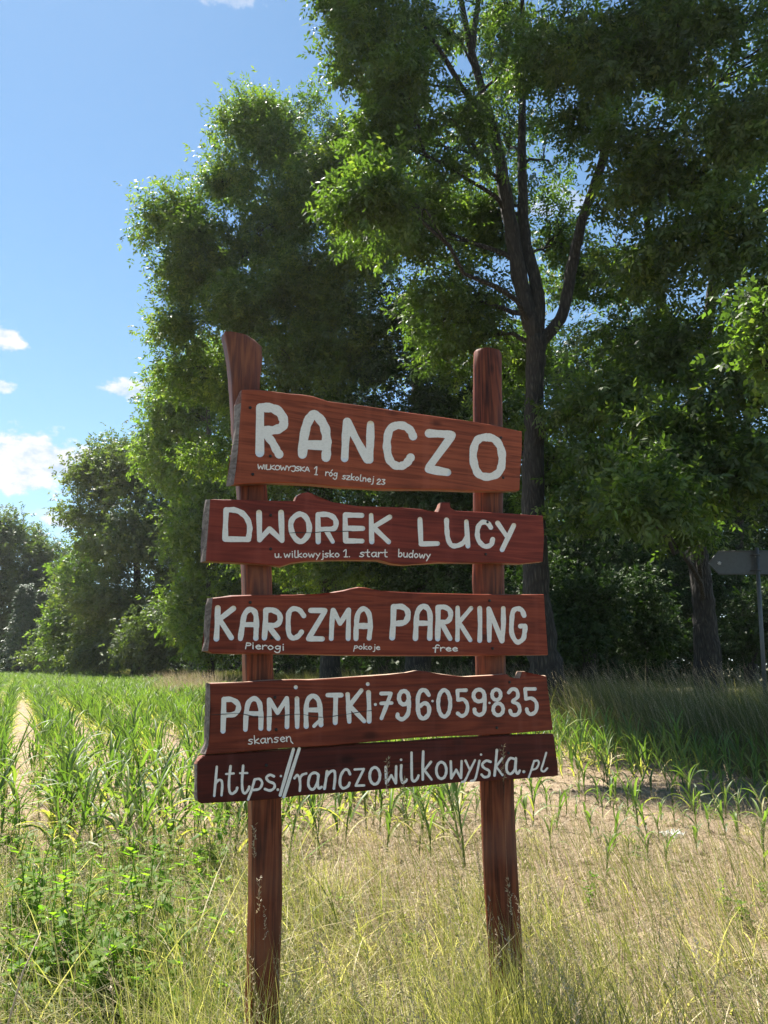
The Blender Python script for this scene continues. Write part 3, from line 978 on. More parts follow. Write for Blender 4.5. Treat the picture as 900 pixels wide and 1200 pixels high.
# ------------------------------------------------------------------ maize
def corn_leaf(g, p0, az, length, width, rise, sag, tint, seg=6, twist=0.0):
    """an arching strap leaf with a crease"""
    p = np.array(p0, float)
    pts = []
    e = rise
    st = length / seg
    for i in range(seg + 1):
        pts.append(p.copy())
        p = p + st * np.array([math.cos(az) * math.cos(e), math.sin(az) * math.cos(e), math.sin(e)])
        e -= sag * (.4 + 1.5 * i / seg)
        az += twist / seg
    pts = np.array(pts)
    V, Q = [], []
    for i in range(seg + 1):
        s = i / seg
        w = width * .5 * (min(1, .55 + s * 2.2) * (1 - s ** 2.6) + .02)
        tg = pts[min(i + 1, seg)] - pts[max(i - 1, 0)]
        side = np.cross(tg, [0, 0, 1.0])
        side /= np.linalg.norm(side) + 1e-9
        ca, sa = math.cos(twist * s), math.sin(twist * s)
        upv = np.cross(side, tg)
        upv /= np.linalg.norm(upv) + 1e-9
        sd = side * ca + upv * sa
        up = np.cross(sd, tg)
        up /= np.linalg.norm(up) + 1e-9
        V += [pts[i] - sd * w + up * w * .45, pts[i], pts[i] + sd * w + up * w * .45]
    for i in range(seg):
        b = i * 3
        Q += [(b, b + 1, b + 4, b + 3), (b + 1, b + 2, b + 5, b + 4)]
    g.add(V, Q, None, tint)


def corn_parts(seed, H, nl, seg=6):
    global rng
    keep, rng = rng, np.random.default_rng(seed)
    gs, gl = Geo(), Geo()
    lean = rng.normal(0, .07, 2) + np.array([-.05, 0])
    z = np.linspace(-.05, H * .62, 6)
    pts = np.stack([lean[0] * z * z * 1.5, lean[1] * z * z * 1.5, z], -1)
    gs.tube(pts, np.linspace(.012, .006, 6), 6, True, .03, .45)
    a0 = rng.uniform(0, 2 * np.pi)
    for i in range(nl):
        t = (i + .6) / nl
        p = pts[0] + (pts[-1] - pts[0]) * (.16 + .84 * t)
        az = a0 + (i % 2) * np.pi + rng.normal(0, .45)
        L = H * (.36 + .34 * math.sin(np.pi * min(1, .25 + t * .6))) * rng.uniform(.8, 1.2)
        rise = R(rng.uniform(58, 84)) if t > .25 else R(rng.uniform(35, 65))
        sag = rng.uniform(.06, .46)
        tint = float(np.clip(rng.normal(.40, .2) + (.5 if (t < .25 and rng.random() < .6) else 0), 0, 1))
        corn_leaf(gl, p, az, L, rng.uniform(.020, .044), rise, sag, tint, seg, rng.normal(0, .8))
    rng = keep
    return gs, gl


PROTO = [(.82, 8), (.95, 9), (.75, 7), (.9, 8), (.68, 7), (.55, 6), (.45, 5)]


def build_maize():
    rows = [-8.9, -8.2, -7.4, -6.7, -5.9, -5.2, -4.4, -3.7, -2.95, -2.2, -1.5, -.85, -.20, .60, .90, 1.72, 2.14, 3.25, 3.65, 4.2, 4.85, 5.5, 6.2, 6.9, 7.6, 8.3, 9.0, 9.35]
    pos = []
    for q in rows:
        r = -3.0
        while r < 115:
            r += rng.uniform(.10, .21) * (1 if r < 40 else 1.7)
            qq = q + rng.normal(0, .05)
            x, y = QDIR[0] * qq + RDIR[0] * r, QDIR[1] * qq + RDIR[1] * r
            if y < 6.0 or abs(x) > y * .54 + 1.6:
                continue
            near = y - (6.1 + .25 * math.sin(x * 2.1)) + (1.0 if x < -1.2 else 0)
            if near < 0:
                continue
            pr = 1.0 if y > 11 else .85
            if y < 12.5 and x < .5:
                qq += rng.normal(0, .13) + (.55 if rng.random() < .22 else 0)
                x, y = QDIR[0] * qq + RDIR[0] * r, QDIR[1] * qq + RDIR[1] * r
            if x > .7 and y < 11.5 and q < 8.0:
                pr = .62
            elif -1.2 < x <= .7 and y < 9:
                pr = .9
            if near < 1.2:
                pr *= .7
            if rng.random() > pr:
                continue
            sc = rng.uniform(.6, 1.05)
            small = (x > .7 and y < 11.8)
            pos.append((x, y, sc * (.82 if small else 1.0), small))
    for k in range(900):                           # stragglers that half close the bare strips
        r = rng.choice([rng.uniform(5, 12.5), rng.uniform(33, 110)])
        qq = rng.choice([.2, 1.3, 2.7]) + rng.normal(0, .22)
        x, y = QDIR[0] * qq + RDIR[0] * r, QDIR[1] * qq + RDIR[1] * r
        if y > 6.6 and abs(x) < y * .54 + .6 and (r > 30 or rng.random() < .16):
            pos.append((x, y, rng.uniform(.5, .95), False))
    pos.sort(key=lambda p: p[1])
    inside = [p for p in pos if abs(p[0]) < p[1] * .515 + .05]
    outside = [p for p in pos if abs(p[0]) >= p[1] * .515 + .05]
    ind, rest = inside[:290], inside[290:] + outside
    protos = []
    for k, (H, nl) in enumerate(PROTO):
        gs, gl = corn_parts(100 + k, H, nl)
        protos.append((gs.build('stalk', M_CORN, True), gl.build('foliage', M_CORN)))
    first = {}
    for (x, y, sc, small) in ind:
        k = int(rng.integers(4, 7)) if small else int(rng.integers(0, 5))
        lab = ('thin stunted maize plant standing apart on the bare straw right of the sign' if small
               else 'young maize plant with drooping strap leaves near the front of the crop rows')
        grp = 'sparse maize plants on the bare ground' if small else 'maize plants at the front of the rows'
        if k not in first:
            root = link('maize_plant', None)
            st = link('stalk', protos[k][0], root)
            fo = link('foliage', protos[k][1], root)
            first[k] = (root, st, fo)
        else:
            r0, s0, f0 = first[k]
            root = r0.copy(); COL.objects.link(root)
            for src in (s0, f0):
                c = src.copy(); COL.objects.link(c); c.parent = root
        root.location = (x, y, float(ground_z(x, y)))
        root.rotation_euler = (rng.normal(0, .05), rng.normal(-.06, .06), rng.uniform(0, 6.28))
        root.scale = (sc, sc, sc)
        tag(root, lab, 'maize', grp)
    # the rest of the crop, past counting
    low = []
    for k, (H, nl) in enumerate(PROTO[:5]):
        gs, gl = corn_parts(200 + k, H, nl, 4)
        low.append((np.concatenate(gl.v), np.concatenate(gl.q), np.concatenate(gl.c)))
    hp = Heap()
    for (x, y, sc, small) in rest:
        V, Q, c = low[int(rng.integers(0, 5))]
        a = rng.uniform(0, 6.28)
        ca, sa = math.cos(a), math.sin(a)
        M = np.array([[ca, -sa, 0], [sa, ca, 0], [0, 0, 1]]) * sc
        W = V @ M.T
        W[:, 0] -= .10 * W[:, 2]
        if y > 25:
            W[:, :2] *= 1.25
        hp.add(W + np.array([x, y, float(ground_z(x, y))]), Q, np.clip(c + rng.normal(0, .06), 0, 1))
    o = link('maize_crop', hp.mesh('maize_crop', M_CORN))
    o['kind'] = 'stuff'


build_maize()


# ------------------------------------------------------------------ broad-leaved weeds of the verge
def weed_parts(seed, H, n):
    global rng
    keep, rng = rng, np.random.default_rng(seed)
    gs, gl = Geo(), Geo()
    for b in range(3):
        top = np.array([rng.normal(0, .09), rng.normal(0, .09), H * rng.uniform(.7, 1)])
        path = rough_path([0, 0, -.03], top, 6, .08)
        gs.tube(path, np.linspace(.004, .002, 6), 5, True, 0, .3)
        for i in range(n):
            t = rng.uniform(.25, 1)
            p = path[int(t * 5)] + rng.normal(0, .006, 3)
            az = rng.uniform(0, 6.28)
            L = rng.uniform(.045, .09) * (1.15 - .5 * t)
            e = rng.uniform(-.3, .7)
            d = np.array([math.cos(az) * math.cos(e), math.sin(az) * math.cos(e), math.sin(e)])
            s = np.array([-math.sin(az), math.cos(az), 0])
            u = np.cross(s, d)
            w = L * .33
            b0 = p + d * L * .25
            V = [b0, b0 + d * L * .2 + s * w * .8 - u * w * .3, b0 + d * L * .55 + s * w * .9 - u * w * .25, b0 + d * L,
                 b0 + d * L * .55 - s * w * .9 - u * w * .25, b0 + d * L * .2 - s * w * .8 - u * w * .3, b0 + d * L * .45]
            gl.add(V, None, [(6, 0, 1), (6, 1, 2), (6, 2, 3), (6, 3, 4), (6, 4, 5), (6, 5, 0)], float(np.clip(rng.normal(.45, .2), 0, 1)))
            gs.tube([p, b0], [.0012, .0012], 4, False, 0, .3)
    rng = keep
    return gs.build('stem', M_WEED), gl.build('foliage', M_WEED)


def build_weeds():
    protos = [weed_parts(300 + k, h, n) for k, (h, n) in enumerate([(.42, 16), (.34, 14), (.5, 18), (.28, 12)])]
    first = {}
    spots = []
    for _ in range(115):
        px, py = rng.uniform(5, 265), rng.uniform(1015, 1230)
        if px > 200 and rng.random() < .5:
            continue
        spots.append((px, py, 0))
    for _ in range(16):
        spots.append((rng.uniform(-10, 120), rng.uniform(985, 1050), 0))
    for px, py in [(870, 1090), (850, 1075), (835, 960), (895, 1060), (690, 1060), (745, 1003), (480, 1120), (400, 1090)]:
        spots.append((px, py, 1))
    for (px, py, rt) in spots:
        d = pix_dir(px, py)
        if d[2] >= 0:
            continue
        p = EYE + d * (1.6 / -d[2])
        k = int(rng.integers(0, 4))
        if k not in first:
            root = link('leafy_weed', None)
            first[k] = (root, link('stem', protos[k][0], root), link('foliage', protos[k][1], root))
        else:
            r0, s0, f0 = first[k]
            root = r0.copy(); COL.objects.link(root)
            for src in (s0, f0):
                c = src.copy(); COL.objects.link(c); c.parent = root
        sc = rng.uniform(.75, 1.3) * (.65 if rt else 1)
        root.location = (p[0], p[1], float(ground_z(p[0], p[1])))
        root.rotation_euler = (0, 0, rng.uniform(0, 6.28))
        root.scale = (sc, sc, sc)
        if rt:
            tag(root, 'small broad leaved weed among the dry grass right of the left post', 'weed', 'small weeds in the dry grass')
        else:
            tag(root, 'bright light green broad leaved weed in the grass left of the sign', 'weed', 'bright weeds left of the sign')


build_weeds()


def build_paper():
    d = pix_dir(789, 978)
    p = EYE + d * (1.6 / -d[2])
    bm = bmesh.new()
    n = 9
    vs = [[bm.verts.new(((i / (n - 1) - .5) * .22, (j / (n - 1) - .5) * .15, .03 + .022 * math.sin(i * 1.9 + j) + .018 * math.sin(j * 2.3 - i * .7))) for j in range(n)] for i in range(n)]
    for i in range(n - 1):
        for j in range(n - 1):
            bm.faces.new((vs[i][j], vs[i + 1][j], vs[i + 1][j + 1], vs[i][j + 1]))
    r = bmesh.ops.extrude_face_region(bm, geom=bm.faces[:])
    bmesh.ops.translate(bm, verts=[v for v in r['geom'] if isinstance(v, bmesh.types.BMVert)], vec=(0, 0, .002))
    me = bpy.data.meshes.new('paper_scrap')
    bm.to_mesh(me); bm.free()
    me.materials.append(plain_mat('white_paper', (.72, .72, .70), .8))
    o = link('paper_scrap', me, None, (p[0], p[1], float(ground_z(p[0], p[1]))), .4)
    tag(o, 'crumpled white scrap of paper on the straw right of the sign', 'litter')


build_paper()


def build_straw_stalk():
    d = pix_dir(2, 1205)
    p = EYE + d * ((1.6 - .35) / -d[2])
    b = np.array([p[0] - .05, p[1], 0.0])
    t = EYE + pix_dir(48, 1092) * ((p[1] + .15) / pix_dir(48, 1092)[1])
    g = Geo()
    m = np.array([p[0] + .0, p[1] + .05, p[2]])
    g.tube([[0, 0, 0], m - b, (m + t) / 2 - b + np.array([-.01, 0, .01]), t - b], [.005, .0045, .004, .002], 6, True, 0, .9)
    o = link('straw_stalk', g.build('straw_stalk', M_DRY), None, b)
    tag(o, 'long pale dry stalk leaning in the grass at the lower left corner', 'stalk')


build_straw_stalk()

# ------------------------------------------------------------------ the arrow road sign on the right (seen from behind)
def build_road_sign():
    D = 17.0
    b = ground_at(891.5, D)
    root = link('road_sign', None, None, b)
    tag(root, 'grey back of an arrow shaped direction sign on a metal pole in tall grass', 'road sign')
    metal = plain_mat('galvanised_metal', (.12, .125, .13), .5, .4, .15, 40, .5)
    back = plain_mat('sign_back_grey', (.10, .105, .112), .55, .3, .12, 18)
    top = at(886.5, 642, D)
    g = Geo()
    g.tube([[0, 0, -.2], (top - b) * .5, top - b], [.045, .045, .045], 14)
    p = link('pole', g.build('pole', metal, True), root)
    pts = [(830.5, 660), (841.5, 646.3), (962, 645), (962, 672), (842.5, 673)]
    P = [at(x, y, D + .09) - b for x, y in pts]
    bm = bmesh.new()
    fr = [bm.verts.new(v) for v in P]
    bk = [bm.verts.new(v + np.array([0, .03, 0])) for v in P]
    bm.faces.new(fr[::-1]); bm.faces.new(bk)
    for i in range(5):
        bm.faces.new((fr[i], fr[(i + 1) % 5], bk[(i + 1) % 5], bk[i]))
    bmesh.ops.recalc_face_normals(bm, faces=bm.faces[:])
    me = bpy.data.meshes.new('panel'); bm.to_mesh(me); bm.free()
    me.materials.append(back)
    pan = link('panel', me, root)
    g = Geo()
    for i in range(5):
        g.tube([P[i] + np.array([0, -.006, 0]), P[(i + 1) % 5] + np.array([0, -.006, 0])], [.014, .014], 8)
    link('rim', g.build('rim', metal, True), pan)
    for y in (650, 668):
        c = at(887, y, D) - b
        g = Geo()
        g.tube([c + np.array([-.11, .06, 0]), c + np.array([-.05, -.052, 0]), c + np.array([.05, -.052, 0]), c + np.array([.11, .06, 0])], [.016] * 4, 8)
        link('clamp', g.build('clamp', metal), root)
    # small pale star-like mark near the point
    g = Geo()
    c = at(843, 660, D + .075) - b
    s = D / 885
    for k in range(3):
        a = k * np.pi / 3 + .2
        v = np.array([math.cos(a), 0, math.sin(a)]) * s * 2.3
        g.tube([c - v, c + v], [.011, .011], 6)
    link('mark', g.build('mark', plain_mat('pale_mark', (.55, .56, .58), .6)), pan)


build_road_sign()

# ------------------------------------------------------------------ the wooden sign
A2 = at(308, 780, 3.15)[:2]
B2 = at(592, 780, 3.65)[:2]
SANG = math.atan2(B2[1] - A2[1], B2[0] - A2[0])
SX = np.array([math.cos(SANG), math.sin(SANG)])
SY = np.array([-math.sin(SANG), math.cos(SANG)])
SB = (A2 + B2) / 2                       # local origin, on the plane of the board fronts


def sp(px, py, yl=0.0):
    """photo position -> local (x, y, z) of the sign on the plane y = yl"""
    d = pix_dir(px, py)
    den = d[0] * SY[0] + d[1] * SY[1]
    num = (SB - EYE[:2]) @ SY + yl
    k = num / den
    w = EYE + d * k
    r = w[:2] - SB
    return np.array([r @ SX, yl, w[2]])




def letter_mat():
    m, N = newmat('white_sign_paint')
    tc = N.n('ShaderNodeTexCoord')
    mp = N.n('ShaderNodeMapping', ins={'Vector': tc.outputs['Object'], 'Scale': (1, 1, 1.6)})
    a = N.n('ShaderNodeTexNoise', ins={'Vector': mp.outputs[0], 'Scale': 70.0, 'Detail': 7.0, 'Roughness': .7}).outputs[0]
    b = N.n('ShaderNodeTexNoise', ins={'Vector': mp.outputs[0], 'Scale': 14.0, 'Detail': 4.0}).outputs[0]
    colr = N.ramp(a, [(0.30, (.74, .67, .605)), (0.5, (.87, .795, .725)), (0.7, (.90, .84, .78))])
    thin = N.m('MULTIPLY', N.ramp(a, [(0.55, (0, 0, 0)), (0.72, (1, 1, 1))]), N.ramp(b, [(0.5, (0, 0, 0)), (0.68, (1, 1, 1))]))
    colr = N.mix(N.m('MULTIPLY', thin, .5), colr, (.33, .17, .12))
    bump = N.n('ShaderNodeBump', ins={'Height': a, 'Strength': 0.4, 'Distance': 0.002})
    p = N.n('ShaderNodeBsdfPrincipled', ins={'Base Color': colr, 'Roughness': 0.6, 'Specular IOR Level': .25, 'Normal': bump.outputs[0]})
    finish(N, p.outputs[0])
    return m


M_LETTER = letter_mat()
M_HOLE = plain_mat('dark_screw_head', (.018, .013, .011), .5)


def catmull(pts, n=6):
    P = [np.array(p, float) for p in pts]
    closed = np.allclose(P[0], P[-1])
    if len(P) < 3:
        return P
    out = []
    m = len(P)
    for i in range(m - 1):
        p0 = P[i - 1] if i > 0 else (P[m - 2] if closed else 2 * P[0] - P[1])
        p3 = P[i + 2] if i + 2 < m else (P[1] if closed else 2 * P[-1] - P[-2])
        p1, p2 = P[i], P[i + 1]
        for k in range(n):
            t = k / n
            out.append(.5 * ((2 * p1) + (-p0 + p2) * t + (2 * p0 - 5 * p1 + 4 * p2 - p3) * t * t + (-p0 + 3 * p1 - 3 * p2 + p3) * t ** 3))
    out.append(P[-1])
    return out


def stroke_polys(pts, w, jit=.06):
    """rounded brush stroke as convex pieces (photo coordinates)"""
    polys = []
    n = len(pts)
    ph = rng.uniform(0, 6.28)
    rad = [w * .5 * (1 + jit * math.sin(ph + i * .9) + rng.normal(0, jit * .35)) for i in range(n)]
    for i, p in enumerate(pts):
        k = 12
        o = rng.uniform(0, 1)
        polys.append([(p[0] + rad[i] * math.cos(o + 2 * math.pi * j / k), p[1] + rad[i] * math.sin(o + 2 * math.pi * j / k)) for j in range(k)])
    for i in range(n - 1):
        a, b = np.asarray(pts[i]), np.asarray(pts[i + 1])
        d = b - a
        L = np.linalg.norm(d)
        if L < 1e-6:
            continue
        nrm = np.array([-d[1], d[0]]) / L
        polys.append([tuple(a + nrm * rad[i]), tuple(a - nrm * rad[i]), tuple(b - nrm * rad[i + 1]), tuple(b + nrm * rad[i + 1])])
    return polys


def paint(g, polys, depth=.0016):
    vs, fs = [], []
    for p in polys:
        b = len(vs)
        area = sum(p[i][0] * p[(i + 1) % len(p)][1] - p[(i + 1) % len(p)][0] * p[i][1] for i in range(len(p)))
        if area < 0:
            p = p[::-1]
        vs += [Vector(q) for q in p]
        fs.append(list(range(b, b + len(p))))
    v2, e2, f2, _, _, of = geometry.delaunay_2d_cdt(vs, [], fs, 1, 1e-5)
    tr = [f for f, o in zip(f2, of) if len(o)]
    cnt = {}
    for f in tr:
        for i in range(len(f)):
            e = (f[i], f[(i + 1) % len(f)])
            cnt[e] = cnt.get(e, 0) + 1
    n = len(v2)
    V = [sp(v[0], v[1], -depth) for v in v2] + [sp(v[0], v[1], .0005) for v in v2]
    Q = [(a, b, b + n, a + n) for (a, b) in cnt if (b, a) not in cnt]
    g.add(V, Q, tr)


def letters(org, s, spec):
    """spec: list of glyphs; glyph = list of (kind, width, points) in zoomed coordinates"""
    g = Geo()
    for glyph in spec:
        polys = []
        for (kind, w, pts) in glyph:
            P = [(org[0] + x / s, org[1] + y / s) for x, y in pts]
            if kind == 's':
                P = catmull(P)
            elif kind == 'p':
                Q = []
                for a, b in zip(P[:-1], P[1:]):
                    for t in np.linspace(0, 1, 5)[:-1]:
                        Q.append((a[0] + (b[0] - a[0]) * t, a[1] + (b[1] - a[1]) * t))
                P = Q + [P[-1]]
            polys += stroke_polys([tuple(p) for p in P], w / s, .07 if len(P) > 1 else .02)
        if polys:
            paint(g, polys)
    return g


def ell(cx, cy, rx, ry, n=12, a0=-90):
    return [(cx + rx * math.cos(R(a0 + 360 * i / n)), cy + ry * math.sin(R(a0 + 360 * i / n))) for i in range(n + 1)]


# a small single-stroke hand (x-height 1, y up); value: (advance, strokes)
FONT = {
    'W': (1.15, [[(0, 1.5), (.2, 0), (.5, 1), (.8, 0), (1, 1.5)]]), 'I': (.35, [[(.1, 1.4), (.1, 0)]]), 'L': (.7, [[(.05, 1.5), (.05, 0), (.6, 0)]]),
    'K': (.85, [[(.05, 1.5), (.05, 0)], [(.7, 1.5), (.1, .7), (.75, 0)]]), 'O': (.95, [[(.4, 1.5), (.05, 1), (.1, .2), (.4, 0), (.75, .3), (.78, 1.1), (.4, 1.5)]]),
    'Y': (.8, [[(0, 1.5), (.35, .8)], [(.7, 1.5), (.35, .8), (.3, 0)]]), 'J': (.75, [[(.1, 1.5), (.6, 1.5), (.6, .1), (.3, -.3), (0, 0)]]),
    'S': (.8, [[(.7, 1.35), (.35, 1.5), (.05, 1.15), (.35, .8), (.65, .45), (.35, 0), (.0, .15)]]), 'A': (.9, [[(0, 0), (.35, 1.5), (.75, 0)], [(.15, .5), (.62, .5)]]),
    'P': (.75, [[(.05, -.1), (.15, 1.4)], [(.15, 1.4), (.55, 1.35), (.6, .9), (.1, .7)]]),
    '1': (.7, [[(0, 1.5), (.35, 2.0), (.3, 0)], [(.1, 0), (.55, 0)]]), '2': (.8, [[(0, 1.0), (.3, 1.4), (.55, 1.0), (0, 0), (.6, 0)]]),
    '3': (.75, [[(.05, 1.35), (.55, 1.35), (.25, .8), (.6, .45), (.3, 0), (0, .15)]]),
    'a': (.85, [[(.6, .9), (.3, 1), (.03, .55), (.25, 0), (.58, .4), (.62, 1)], [(.62, 1), (.6, .2), (.75, 0)]]),
    'b': (.8, [[(.05, 1.8), (.08, 0)], [(.08, .7), (.4, 1), (.6, .5), (.35, 0), (.08, .15)]]),
    'd': (.85, [[(.6, .85), (.3, 1), (.03, .5), (.25, 0), (.58, .3)], [(.65, 1.7), (.6, 0)]]),
    'e': (.75, [[(.05, .55), (.58, .6), (.35, 1), (.05, .55), (.3, 0), (.62, .15)]]), 'f': (.8, [[(.7, 1.5), (.45, 1.7), (.3, 1.2), (.25, -.4)], [(0, .8), (.6, .9)]]),
    'g': (.8, [[(.55, .9), (.25, 1), (.05, .6), (.25, .2), (.55, .5), (.6, 1)], [(.6, 1), (.55, -.4), (.25, -.7), (.0, -.4)]]),
    'i': (.4, [[(.12, 1), (.15, 0)], [(.12, 1.45)]]), 'j': (.5, [[(.3, 1), (.28, -.4), (.05, -.6)], [(.3, 1.5)]]),
    'k': (.75, [[(.05, 1.7), (.05, 0)], [(.55, 1), (.1, .45), (.6, 0)]]), 'l': (.5, [[(.1, 1.7), (.1, .1), (.4, 0)]]),
    'm': (1.1, [[(.05, 0), (.05, 1), (.3, 1), (.45, .7), (.45, 0)], [(.45, .7), (.7, 1), (.85, .6), (.85, 0)]]),
    'n': (.8, [[(.05, 1), (.08, 0)], [(.08, .6), (.35, 1), (.55, .7), (.58, 0)]]), 'o': (.8, [[(.3, 1), (.03, .5), (.3, 0), (.6, .5), (.3, 1)]]),
    'p': (.8, [[(.15, 1), (0, -.7)], [(.15, .9), (.5, 1), (.6, .5), (.1, .2)]]), 'r': (.65, [[(.05, 1), (.08, 0)], [(.08, .6), (.3, 1), (.55, .9)]]),
    's': (.75, [[(.6, .9), (.3, 1), (.1, .75), (.5, .35), (.3, 0), (0, .1)]]), 't': (.7, [[(.25, 1.6), (.25, .2), (.5, 0)], [(0, 1), (.5, 1.02)]]),
    'u': (.8, [[(.05, 1), (.08, .2), (.3, 0), (.55, .3), (.58, 1)], [(.58, 1), (.6, 0)]]), 'w': (1.05, [[(0, 1), (.2, 0), (.45, .8), (.65, 0), (.85, 1)]]),
    'y': (.75, [[(0, 1), (.3, .35)], [(.6, 1), (.1, -.6)]]), 'z': (.75, [[(0, 1), (.55, 1), (0, 0), (.6, 0)]]), '.': (.4, [[(.1, .05)]]), ' ': (.8, []),
    'ó': (.8, [[(.3, 1), (.03, .5), (.3, 0), (.6, .5), (.3, 1)], [(.3, 1.3), (.5, 1.7)]]), 'ƞ': (.8, [[(.05, 1), (.08, 0)], [(.08, .6), (.35, 1), (.55, .7), (.58, 0), (.8, -.5)]]),
}


def small(g, text, x0, y0, x1, y1, xh, w):
    adv = sum(FONT[c][0] for c in text)
    L = math.hypot(x1 - x0, y1 - y0)
    ux, uy = (x1 - x0) / L, (y1 - y0) / L
    sx = L / adv
    pos = 0
    for c in text:
        a, st = FONT[c]
        polys = []
        for s in st:
            P = [(x0 + ux * (pos + p[0]) * sx + uy * p[1] * xh, y0 + uy * (pos + p[0]) * sx - p[1] * xh) for p in s]
            if len(P) > 2:
                P = catmull(P, 3)
            polys += stroke_polys([tuple(p) for p in P], w * (1.0 if len(P) > 1 else 1.15), .08)
        if polys:
            paint(g, polys)
        pos += a


ZS = 900 / 110
B1a, B1b, B1c, B1d = (265, 450), (340, 450), (430, 460), (520, 460)
BOARDS = []
T = [
    letters(B1a, 9, [[('p', 90, [(358, 247), (355, 725)]), ('s', 96, [(360, 248), (470, 252), (555, 290), (602, 365), (605, 430), (565, 468), (480, 490), (385, 492)]), ('s', 84, [(425, 540), (485, 610), (530, 695), (560, 742)])]]),
    letters(B1b, 9, [[('s', 98, [(130, 742), (140, 600), (168, 455), (205, 365), (250, 325), (310, 365), (362, 450), (382, 560), (385, 680), (378, 775)]), ('p', 100, [(150, 640), (375, 648)])],
                     [('p', 82, [(575, 785), (585, 590), (598, 395)]), ('p', 84, [(602, 400), (690, 570), (815, 795)]), ('p', 84, [(848, 425), (845, 600), (838, 800)])]]),
    letters(B1c, 9, [[('s', 84, [(487, 462), (460, 402), (400, 356), (320, 346), (245, 385), (216, 480), (212, 590), (235, 700), (285, 760), (350, 776), (410, 752), (448, 705), (462, 683)])],
                     [('p', 84, [(655, 430), (780, 436), (895, 448)]), ('p', 84, [(890, 465), (655, 785)]), ('p', 84, [(650, 808), (850, 842)])]]),
    letters(B1d, 9, [[('s', 82, [(450, 472), (530, 490), (590, 560), (616, 670), (605, 790), (560, 860), (470, 890), (380, 868), (335, 800), (310, 680), (325, 560), (370, 490), (450, 472)])]]),
]
BOARDS.append(dict(
    label='topmost board, lettered RANCZO, paler orange brown than the rest', col=((0.1281, 0.029, 0.0124), (0.2818, 0.063, 0.0274), (0.4202, 0.105, 0.0469)),
    pts=[(283.3, 456.7), (293, 456.5), (303.9, 456.7), (318, 458), (340, 461), (354, 462.3), (367.8, 464.4), (384.4, 470), (406.7, 472.8), (424.4, 475), (447, 478.5), (469, 482), (507.8, 487.5), (530, 490.5), (553, 493.3),
         (579, 498.3), (600, 502.8), (611.7, 505.5), (611.9, 526.7), (610, 549), (609, 574.5), (586.7, 575.3), (553, 575), (508, 573.5), (452, 573), (440, 572.5), (395.5, 570.5), (365, 567), (343, 566), (320.5, 565.5), (292.8, 566.7), (274, 567.8), (278.3, 539), (280.5, 505.6), (282.8, 472)],
    left=[(274, 567.8), (278.3, 539), (280.5, 505.6), (282.8, 472)], shift=.020, big=T, screws=[(586.9, 513), (589.5, 560), (316.7, 534.6), (293, 478), (296, 556)],
    smalls=[('WILKOWYJSKA', 302, 549.3, 363.5, 552.6, 3.4, 1.25), ('1', 368, 556, 373, 556.4, 4.6, 1.3), ('róg', 381, 557.2, 396, 559, 4.4, 1.2), ('szkolnej', 401, 561.2, 438.5, 565.2, 4.2, 1.2), ('23', 441.7, 567, 451.8, 568, 4.2, 1.25)]))

o5, o6, o7, o8 = (230, 570), (330, 570), (420, 570), (530, 580)
T = [
    letters(o5, ZS, [[('p', 52, [(287, 225), (280, 360), (277, 503)]), ('p', 52, [(277, 505), (500, 508)]), ('s', 52, [(285, 225), (370, 227), (440, 258), (490, 315), (512, 385), (508, 450), (498, 508)])],
                     [('p', 52, [(602, 252), (607, 510)]), ('p', 50, [(607, 512), (702, 408)]), ('p', 50, [(702, 408), (822, 520)]), ('p', 52, [(813, 250), (823, 518)])]]),
    letters(o6, ZS, [[('s', 52, [(175, 265), (235, 300), (265, 385), (250, 470), (185, 530), (118, 480), (88, 380), (108, 308), (175, 265)])],
                     [('p', 48, [(348, 268), (351, 532)]), ('s', 50, [(348, 270), (440, 270), (500, 300), (523, 350), (505, 400), (440, 412), (360, 412)]), ('p', 44, [(430, 425), (490, 530)])],
                     [('p', 50, [(608, 272), (615, 522)]), ('p', 50, [(612, 274), (770, 278)]), ('p', 50, [(615, 402), (778, 403)]), ('p', 48, [(615, 522), (773, 524)])]]),
    letters(o7, ZS, [[('p', 48, [(122, 275), (128, 530)]), ('p', 48, [(300, 294), (142, 390)]), ('p', 48, [(150, 398), (290, 532)])],
                     [('p', 46, [(590, 315), (600, 552)]), ('p', 48, [(600, 552), (760, 548)])]]),
    letters(o8, ZS, [[('s', 46, [(-55, 240), (-52, 330), (-42, 415), (-12, 478), (40, 488), (100, 462), (138, 410)]), ('p', 46, [(135, 255), (150, 490)])],
                     [('s', 46, [(370, 312), (340, 272), (290, 262), (252, 300), (240, 370), (255, 440), (310, 492), (370, 478), (388, 425)])],
                     [('p', 44, [(435, 270), (518, 390)]), ('p', 46, [(590, 292), (478, 525)])]]),
]
